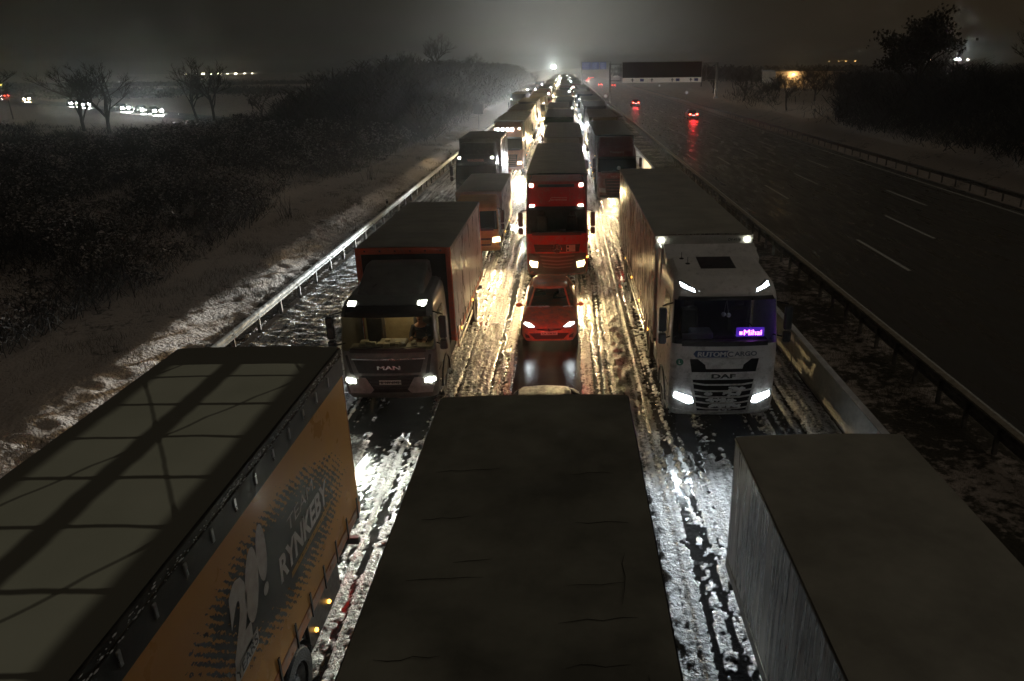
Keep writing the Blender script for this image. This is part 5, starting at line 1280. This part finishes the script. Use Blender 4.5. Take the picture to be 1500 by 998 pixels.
m = MB(); m.box(-.035, .035, -.035, .035, -.4, 3.4); m.build('post', GALVD, q); m = MB(); m.box(-.6, .6, -.08, -.04, 2.7, 3.9, .01); m.build('sign_back', mat("sign_back", (.06, .06, .06), .5), q)
def delineator(x, y, label):
    g = thing('delineator_post', label, 'marker post', (x, y, 0), 0, 'marker posts along the guardrail')
    m = MB(); m.prism([(-.06, -.04), (.06, -.04), (.045, .05), (-.045, .05)], 'z', -.2, 1.0); m.build('post', PLATE, g); m = MB(); m.prism([(-.062, -.042), (.062, -.042), (.047, .052), (-.047, .052)], 'z', .72, .9); m.build('band', INK, g)
delineator(-10.65, 44, 'white marker post behind the left guardrail nearest the camera')
delineator(-10.65, 70, 'white marker post behind the left guardrail, middle one')
delineator(-10.65, 120, 'white marker post behind the left guardrail, farthest one')

# ================================================================== vegetation
BARK = mat("bare_bark", (.055, .045, .036), .85, noise=.3, nscale=9)
TWIG = mat("brushwood", (.035, .027, .021), .85, noise=.4, nscale=3)
TWIGS = mat("snow_on_twigs", (.34, .30, .28), .7, noise=.3, nscale=5)
def make_tree(seed, H, spread=.5, leafy=False, levels=5, upright=.35):
    r = random.Random(seed); T, Cn = MB(), MB(); tips = []
    def branch(p, d, L, rad, lv):
        pts = [p]; n = 3; dd = d.copy()
        for k in range(n):
            dd = (dd + Vector((r.uniform(-1, 1), r.uniform(-1, 1), r.uniform(-.5, 1) * upright)) * .16).normalized(); p = p + dd * (L / n); pts.append(p)
        (T if lv == 0 else Cn).tube(pts, [rad * (1 - .45 * k / n) for k in range(n + 1)], 7 if lv == 0 else (4 if lv < 3 else 3), False)
        if lv >= levels: tips.append(p); return
        for k in range(4 if lv < 3 else 4):
            t = r.uniform(.35, 1.0) if lv else r.uniform(.3, 1.0); i = min(n - 1, int(t * n)); q_ = pts[i].lerp(pts[i + 1], t * n - i)
            nd = (dd + Vector((r.uniform(-1, 1), r.uniform(-1, 1), r.uniform(-.25, .8))) * (.75 + spread)).normalized()
            branch(q_, nd, L * r.uniform(.52, .72), rad * .57, lv + 1)
    branch(Vector((0, 0, -.3)), Vector((0, 0, 1)), H * .42, H * .020, 0)
    if leafy:
        for p in tips:
            for k in range(5):
                c = p + Vector((r.gauss(0, .28), r.gauss(0, .28), r.gauss(0, .2))); s_ = r.uniform(.06, .14); a = Vector((r.gauss(0, 1), r.gauss(0, 1), r.gauss(0, 1))).normalized() * s_; b_ = a.cross(Vector((r.gauss(0, 1), r.gauss(0, 1), r.gauss(0, 1)))).normalized() * s_
                Cn.add([c - a, c + b_, c + a, c - b_], [(0, 1, 2, 3)])
    return T.mesh('trunk', BARK), Cn.mesh('crown', LEAF if leafy else BARK)
LEAF = mat("dead_leaves", (.05, .045, .03), .8, noise=.4)
TM = [make_tree(3, 8, .45), make_tree(11, 9, .25, upright=.9), make_tree(23, 7, .6), make_tree(31, 9, .5, True)]
def tree(i, x, y, s, label, group, rz=None):
    z = float(terrain(x, y)); g = thing('tree', label, 'tree', (x, y, z), rz if rz is not None else random.random() * 6, group); g.scale = (s, s, s)
    for nm, me in (('trunk', TM[i][0]), ('crown', TM[i][1])): o = bpy.data.objects.new(nm, me); C.objects.link(o); o.parent = g
G1 = 'bare trees in the dark valley on the left'
for k, (i, x, y, s, lb) in enumerate(((2, -86, 116, 2.0, 'bare spreading tree at the left edge in front of the lit side road'), (0, -70, 112, 1.75, 'bare tree left of the pair of bright car lamps on the side road'), (0, -63, 106, 1.7, 'bare forked tree standing in front of the brightest side road lamps'),
        (2, -56, 118, 1.7, 'bare tree just right of the side road lamps'), (1, -50, 110, 1.3, 'slim bare tree below the row of distant street lamps'), (2, -48, 122, 1.0, 'bare low tree under the right end of the distant lamp row'), (0, -40, 128, 1.0, 'bare tree in the dip left of the wooded mound'))):
    tree(i, x, y, s, lb, G1)
G2 = 'bare trees on the wooded mound'
for k, (i, x, y, s, lb) in enumerate(((1, -24.5, 150, 1.25, 'tall many-branched tree standing highest on the wooded mound'), (0, -30, 150, 1.0, 'bare tree on the left shoulder of the mound'), (2, -26, 172, .95, 'low spreading tree just right of the tallest on the mound'), (1, -24, 205, .95, 'upright tree on the mound two thirds of the way to the road'), (0, -22, 235, 1.0, 'bare tree farther along the mound crest'), (2, -20, 290, 1.2, 'bare tree near the far end of the mound by the glow'), (0, -19, 345, 1.2, 'last bare tree of the mound close to the vanishing point'))):
    tree(i, x, y, s, lb, G2)
G3 = 'trees beyond the empty carriageway'
for k, (i, x, y, s, lb) in enumerate(((0, 44, 92, 1.2, 'crooked bare tree between the leafy tree and the upright ones'), (2, 33.8, 118, 1.1, 'spreading bare tree half sunk in the thicket left of the leafy tree'), (0, 34.5, 150, 1.1, 'bare tree behind the thicket between the gantry and the lit wall'),(3, 38.8, 86, 1.45, 'tall tree with clinging leaves on the right bank'), (1, 49, 82, 1.3, 'upright bare poplar-like tree right of the leafy one'), (1, 54.5, 84, 1.4, 'upright bare tree at the right edge of the picture'), (0, 38.5, 120, 1.0, 'bare tree just right of the gantry on the far bank'), (2, 46, 150, 1.0, 'low bare tree in front of the lit wall'), (0, 36, 190, 1.2, 'bare tree behind the right gantry leg'), (2, 40, 230, 1.3, 'far bare tree behind the black display board'), (0, 54, 175, .7, 'thin tree silhouetted against the lit wall'), (1, 66, 190, .7, 'thin upright tree right of the lit wall'))):
    tree(i, x, y, s, lb, G3)

def brush(name, n, region, hmin, hmax, m, seed, cover=None, width=.018):
    n = int(n * 2.4); width *= .36
    r = np.random.default_rng(seed); x = r.uniform(region[0], region[1], n * 3); y = region[2] + (region[3] - region[2]) * r.uniform(0, 1, n * 3) ** region[4]
    keep = np.ones(len(x), bool)
    if cover is not None: keep = cover(x, y) > r.uniform(0, 1, len(x))
    x, y = x[keep][:n], y[keep][:n]; n = len(x)
    z = terrain(x, y); cl_ = fbm(x * .5, y * .42, 3, 5) ; h = hmin + (hmax - hmin) * np.clip((cl_ - .36) * 3.4, 0, 1) * r.uniform(.4, 1.1, n)
    a = r.uniform(0, 2 * pi, n); ln = r.uniform(.2, 1.0, n) * h; dx, dy = np.cos(a) * ln, np.sin(a) * ln
    st = r.uniform(0, 1, n) ** .8 * h * .75
    W_ = width * (.6 + h) * (1 + np.hypot(x, y) / 90.); b_ = r.uniform(0, 2 * pi, n); wx, wy = np.cos(b_) * W_, np.sin(b_) * W_
    p0 = np.stack([x, y, z + st - .1], 1); p1 = np.stack([x + dx * .45, y + dy * .45, z + st + h * .25], 1); p2 = np.stack([x + dx, y + dy, z + st + h * r.uniform(.05, .4, n)], 1); w = np.stack([wx, wy, wx * 0], 1)
    V = np.stack([p0 - w, p0 + w, p1 + w * .7, p1 - w * .7, p2 + w * .25, p2 - w * .25], 1).reshape(-1, 3)
    o = np.arange(n)[:, None] * 6; F = np.concatenate([o + np.array([[0, 1, 2, 3]]), o + np.array([[3, 2, 4, 5]])])
    return npmesh(name, V, F, m, 'stuff')
def flecks(name, n, region, hmin, hmax, m, seed, cover, size):
    r = np.random.default_rng(seed); x = r.uniform(region[0], region[1], n * 3); y = region[2] + (region[3] - region[2]) * r.uniform(0, 1, n * 3) ** region[4]
    k = cover(x, y) * sstep(.40, .62, fbm(x * 1.1, y * .9, 3, seed + 1)) > r.uniform(0, 1, len(x)); x, y = x[k][:n], y[k][:n]; n = len(x)
    h = hmin + (hmax - hmin) * np.clip((fbm(x * .5, y * .42, 3, 5) - .36) * 3.4, 0, 1)
    c = np.stack([x, y, terrain(x, y) + h * r.uniform(.55, 1.08, n)], 1); s_ = size * r.uniform(.5, 1.5, n)[:, None] * (1 + y / 60)[:, None]
    a = r.normal(size=(n, 3)); a[:, 2] *= .4; a /= np.linalg.norm(a, axis=1)[:, None]; b_ = np.cross(a, r.normal(size=(n, 3)) * .4 + np.array([0, 0, 1])); b_ /= np.linalg.norm(b_, axis=1)[:, None]
    V = np.stack([c - a * s_, c + b_ * s_ * .5, c + a * s_, c - b_ * s_ * .5], 1).reshape(-1, 3); return npmesh(name, V, np.arange(n)[:, None] * 4 + np.arange(4)[None], m, 'stuff')
def gapw(x, y):            # the thicket is cleared in front of the warehouse
    q = x / y; return 1 - .93 * ((q > .275) & (q < .35) & (y > 70))
def cov_left(x, y):
    e = -16.2 - 1.6 * (fbm(y * .09, y * 0, 3, 2) - .5) - 2.5 * np.exp(-((y - 50) / 7) ** 2)
    return (x < e) * sstep(.30, .42, fbm(x * .09, y * .06, 3, 8) + .20) * (1 - .8 * np.exp(-(((y - 52) / 5) ** 2 + ((x + 20) / 6) ** 2)))
brush('brushwood', 105000, (-60, -15.5, 12, 95, 1.5), .2, 1.9, TWIG, 5, cov_left)
flecks('snowy_leaves', 90000, (-50, -15.5, 12, 95, 1.5), .2, 1.9, TWIGS, 6, cov_left, .045)
flecks('bramble_leaves', 110000, (-50, -15.5, 12, 95, 1.5), .15, 1.8, TWIG, 7, cov_left, .06)
brush('mound_thicket', 60000, (-46, -14.6, 85, 420, 1.4), .8, 4.2, TWIG, 15, lambda x, y: sstep(-14.5, -18.5, x) * sstep(-36, -30, x) * .95, .02)
brush('mound_snow_twigs', 9000, (-30, -14, 60, 240, 1.3), .3, 1.2, TWIGS, 16, lambda x, y: sstep(-13.6, -16, x), .012)
brush('right_thicket', 80000, (31, 75, 22, 165, 1.2), .8, 3.5, mat("dark_brushwood", (.022, .020, .018), .9), 25, lambda x, y: gapw(x, y) * sstep(31.6, 33.6, x + 2.0 * (fbm(y * .12, y * 0, 3, 4) - .5)) * (1 - .9 * sstep(95, 115, y) * sstep(46, 40, x)), .022)
brush('valley_thicket', 16000, (-150, -34, 88, 122, 1.), .4, 1.6, TWIG, 35, lambda x, y: sstep(.40, .52, fbm(x * .06, y * .08, 3, 9)), .02)
brush('far_hedge', 22000, (-420, -40, 260, 700, 1.3), 1.0, 2.6, TWIG, 45, lambda x, y: sstep(.52, .58, fbm(x * .012, y * .03, 3, 19)), .05)
brush('far_wood', 22000, (34, 420, 170, 600, 1.3), 2., 6., TWIG, 55, lambda x, y: ((y > 235) | (x > 90)) * gapw(x, np.minimum(y, 300)) * sstep(.44, .52, fbm(x * .014, y * .03, 3, 29)), .05)
brush('tall_thicket', 16000, (34, 62, 55, 104, 1.), .8, 4.6, mat("dark_brushwood", (.022, .020, .018), .9), 26, lambda x, y: gapw(x, y) * sstep(.50, .60, fbm(x * .11, y * .09, 3, 5)) * sstep(34, 37, x), .014)
brush('verge_grass', 11000, (-16.2, -10.6, 8, 110, 1.4), .06, .34, mat("dry_grass", (.10, .085, .05), .9, noise=.3), 66, lambda x, y: sstep(.42, .62, fbm(x * .9, y * .5, 3, 73)), .010)
# dry grass in the median
brush('median_grass', 16000, (6.95, 9.8, 6, 90, 1.4), .05, .22, mat("dry_grass", (.10, .085, .05), .9, noise=.3), 65, lambda x, y: sstep(.35, .6, fbm(x * 1.2, y * .8, 3, 71)), .008)
# slender shrubs by the snow patch
for k, (x, y, lb) in enumerate(((-15.9, 42, 'thin leafless shrub on the snow left of the guardrail bend'), (-14.9, 57, 'small bare bush on the snowy strip beyond the thin shrub'))):
    g = thing('shrub', lb, 'shrub', (x, y, float(terrain(x, y)))); q = MB(); r_ = random.Random(k)
    for j in range(16):
        p = Vector((r_.gauss(0, .2), r_.gauss(0, .2), -.1)); d = Vector((r_.gauss(0, .25), r_.gauss(0, .25), 1)); q.tube([p, p + d * .6, p + d * r_.uniform(1, 1.7) + Vector((r_.gauss(0, .15), 0, 0))], [.014, .01, .004], 4, False)
    q.build('stems', BARK, g)

# ================================================================== side road in the valley, with cars, and far lights
q = MB(); q.grid(lambda u, v: (u, 141 + v * 1.4 - (u + 70) * 1.0, .62), list(np.linspace(-260, -40, 30)), [-3.5, 0, 3.5]); q.build('side_road', ASPH_R)['kind'] = 'structure'
def side_car(x, lb, dirn, lens, red=False, energy=1500):
    y = 141 - (x + 70) * 1.0 + (2.2 if dirn < 0 else -1.6)
    r, b_ = car('car', lb, (x, y, .63), DK, pi / 4 + (0 if dirn > 0 else pi), see=False, detail=False, group='cars with lamps lit on the valley side road')
    for s_ in (-1, 1):
        q = MB(); q.box(s_ * .62 - .22, s_ * .62 + .22, -.10, .16, .50, .84, .03); q.build('headlight', lens, r)
    if dirn < 0: tail_lamps(r, 4.42, .9, L_REDF)
    lamp('headlight_beam', 'SPOT', energy, (.9, 1, .95), r, (0, -.2, .7), (R(84), 0, pi), .1, (1, .3, 1), R(150), .9)
for k, (px, dirn, lb) in enumerate(((250, 1, 'rightmost car on the valley side road'), (232, 1, 'second car from the right on the valley side road'), (203, 1, 'car behind the forked bare tree on the side road'), (145, 1, 'brightest car in the middle of the side road queue'), (128, 1, 'car just left of the brightest one on the side road'), (58, 1, 'car with a warm lamp near the left end of the side road'), (12, -1, 'pale car with red tail lamp at the left edge on the side road'))):
    kk = (px - 838) / 1083.; side_car(kk * 69.4 / (1 + .9375 * kk), lb, dirn, L_FARW if px == 58 else L_FAR, energy=900 if px > 100 else 300)
def street_lamp(x, y, h, label, group, m, s_=.35, power=0):
    z = float(terrain(x, y)); g = thing('street_lamp', label, 'street lamp', (x, y, z), 0, group)
    q = MB(); q.tube([(0, 0, -.5), (0, 0, h), (0, -.3, h + .2), (0, -1.0, h + .25)], .09, 6); q.build('post', GALVD, g)
    q = MB(); q.ball((0, -1.2, h + .2), s_, 8, (1.3, 1, .5)); q.build('lamp_head', m, g, True)
FAR_L = mat("far_street_lamp", (1, 1, 1), .3, emit=(1, .86, .58), estr=60); FAR_O = mat("far_sodium_lamp", (1, .7, .3), .3, emit=(1, .52, .18), estr=14)
for k, px in enumerate((318, 327, 334, 341, 348, 357, 363, 371, 379, 386, 394, 401)):
    d = 900; street_lamp((px - 838) * d / 1083., d + 8 * (k % 3), 5.3, 'one lamp of the distant row of street lamps on the left horizon', 'distant row of street lamps on the left horizon', FAR_L, .75 + .45 * ((k * 7) % 3 == 0))
for k, (px, lb) in enumerate(((1200, 'leftmost orange street lamp on the right horizon'), (1213, 'second orange street lamp on the right horizon'), (1223, 'third orange street lamp on the right horizon'), (1236, 'rightmost orange street lamp of the four on the right horizon'))):
    street_lamp((px - 838) * 700 / 1083., 700, 8.2, lb, 'orange street lamps on the right horizon', FAR_O, .5)
street_lamp((1376 - 838) * 380 / 1083., 380, 7.6, 'bright white yard lamp on the right horizon beside the leafy tree', None, L_FAR, 1.0)
street_lamp((1390 - 838) * 380 / 1083., 380, 7.4, 'smaller white lamp just right of the bright yard lamp', None, FAR_L, .4)
street_lamp((1339 - 838) * 380 / 1083., 380, 7.5, 'dim white lamp showing through the leafy tree', None, FAR_L, .25)
street_lamp((66 - 838) * 150 / 1083., 150, 6.2, 'yellow street lamp among the trees at the far left', None, mat("yellow_lamp", (1, .8, .2), .3, emit=(1, .75, .15), estr=8), .28)
street_lamp((58 - 838) * 260 / 1083., 260, 13.4, 'pale small lamp high above the trees at the far left', None, FAR_L, .22)
# floodlight far down the road whose glare lights the haze
g = thing('floodlight_mast', 'very bright white floodlight at the vanishing point of the road', 'floodlight', (-9.6, 640, 0))
q = MB(); q.tube([(0, 0, -.5), (0, 0, 9.5)], .15, 8); q.build('mast', GALVD, g)
q = MB(); q.box(-1.6, 1.6, -.25, .1, 7.2, 9.4, .05); q.build('flood_lamp', mat("flood_lens", (1, 1, 1), .3, emit=(.93, 1, .95), estr=200), g)
lamp('flood_beam', 'SPOT', 30000, (.92, 1, .94), g, (0, -.5, 8.4), (R(88), 0, pi), .5, (1, 1, 1), R(60), .9)
# lit warehouse wall on the right
wh = thing('warehouse', 'long low warehouse wall lit warm orange behind the trees on the right', 'building', (64.5, 205, 1.2))
q = MB(); q.box(-9.5, 9.5, 0, 14, -1, 5.2); q.build('wall', mat("render_wall", (.55, .47, .36), .8, noise=.2, nscale=.6, bump=.3, bscale=3), wh)
q = MB(); q.prism([(-9.9, 5.2), (9.9, 5.2), (9.9, 5.5), (-9.9, 5.5)], 'y', -.5, 14.4); q.build('roof', DARK, wh)
for x_ in (-6, -1, 4):
    q = MB(); q.box(x_ - .9, x_ + .9, -.06, .02, -1, 2.2, .02); q.build('door', mat("roller_door", (.3, .27, .22), .6, noise=.2), wh)
q = MB(); q.box(-5.2, -4.6, -.5, -.05, 4.4, 4.6, .02); q.build('wall_lamp', FAR_O, wh)
lamp('wall_light', 'POINT', 500, (1, .62, .26), wh, (-4.9, -1.2, 4.2), size=.15)

# ================================================================== haze
hz = MB(); hz.box(-700, 700, -40, 1320, -3.0, 22.0)
hm = bpy.data.materials.new("night_haze"); hm.use_nodes = True; nt = hm.node_tree
for n in list(nt.nodes): nt.nodes.remove(n)
o_ = nt.nodes.new('ShaderNodeOutputMaterial'); pv = nt.nodes.new('ShaderNodeVolumePrincipled'); pv.inputs['Color'].default_value = (.9, .92, .92, 1); pv.inputs['Density'].default_value = .0013; pv.inputs['Anisotropy'].default_value = .86
nt.links.new(pv.outputs[0], o_.inputs['Volume'])
ho = hz.build('haze', hm); ho['kind'] = 'stuff'
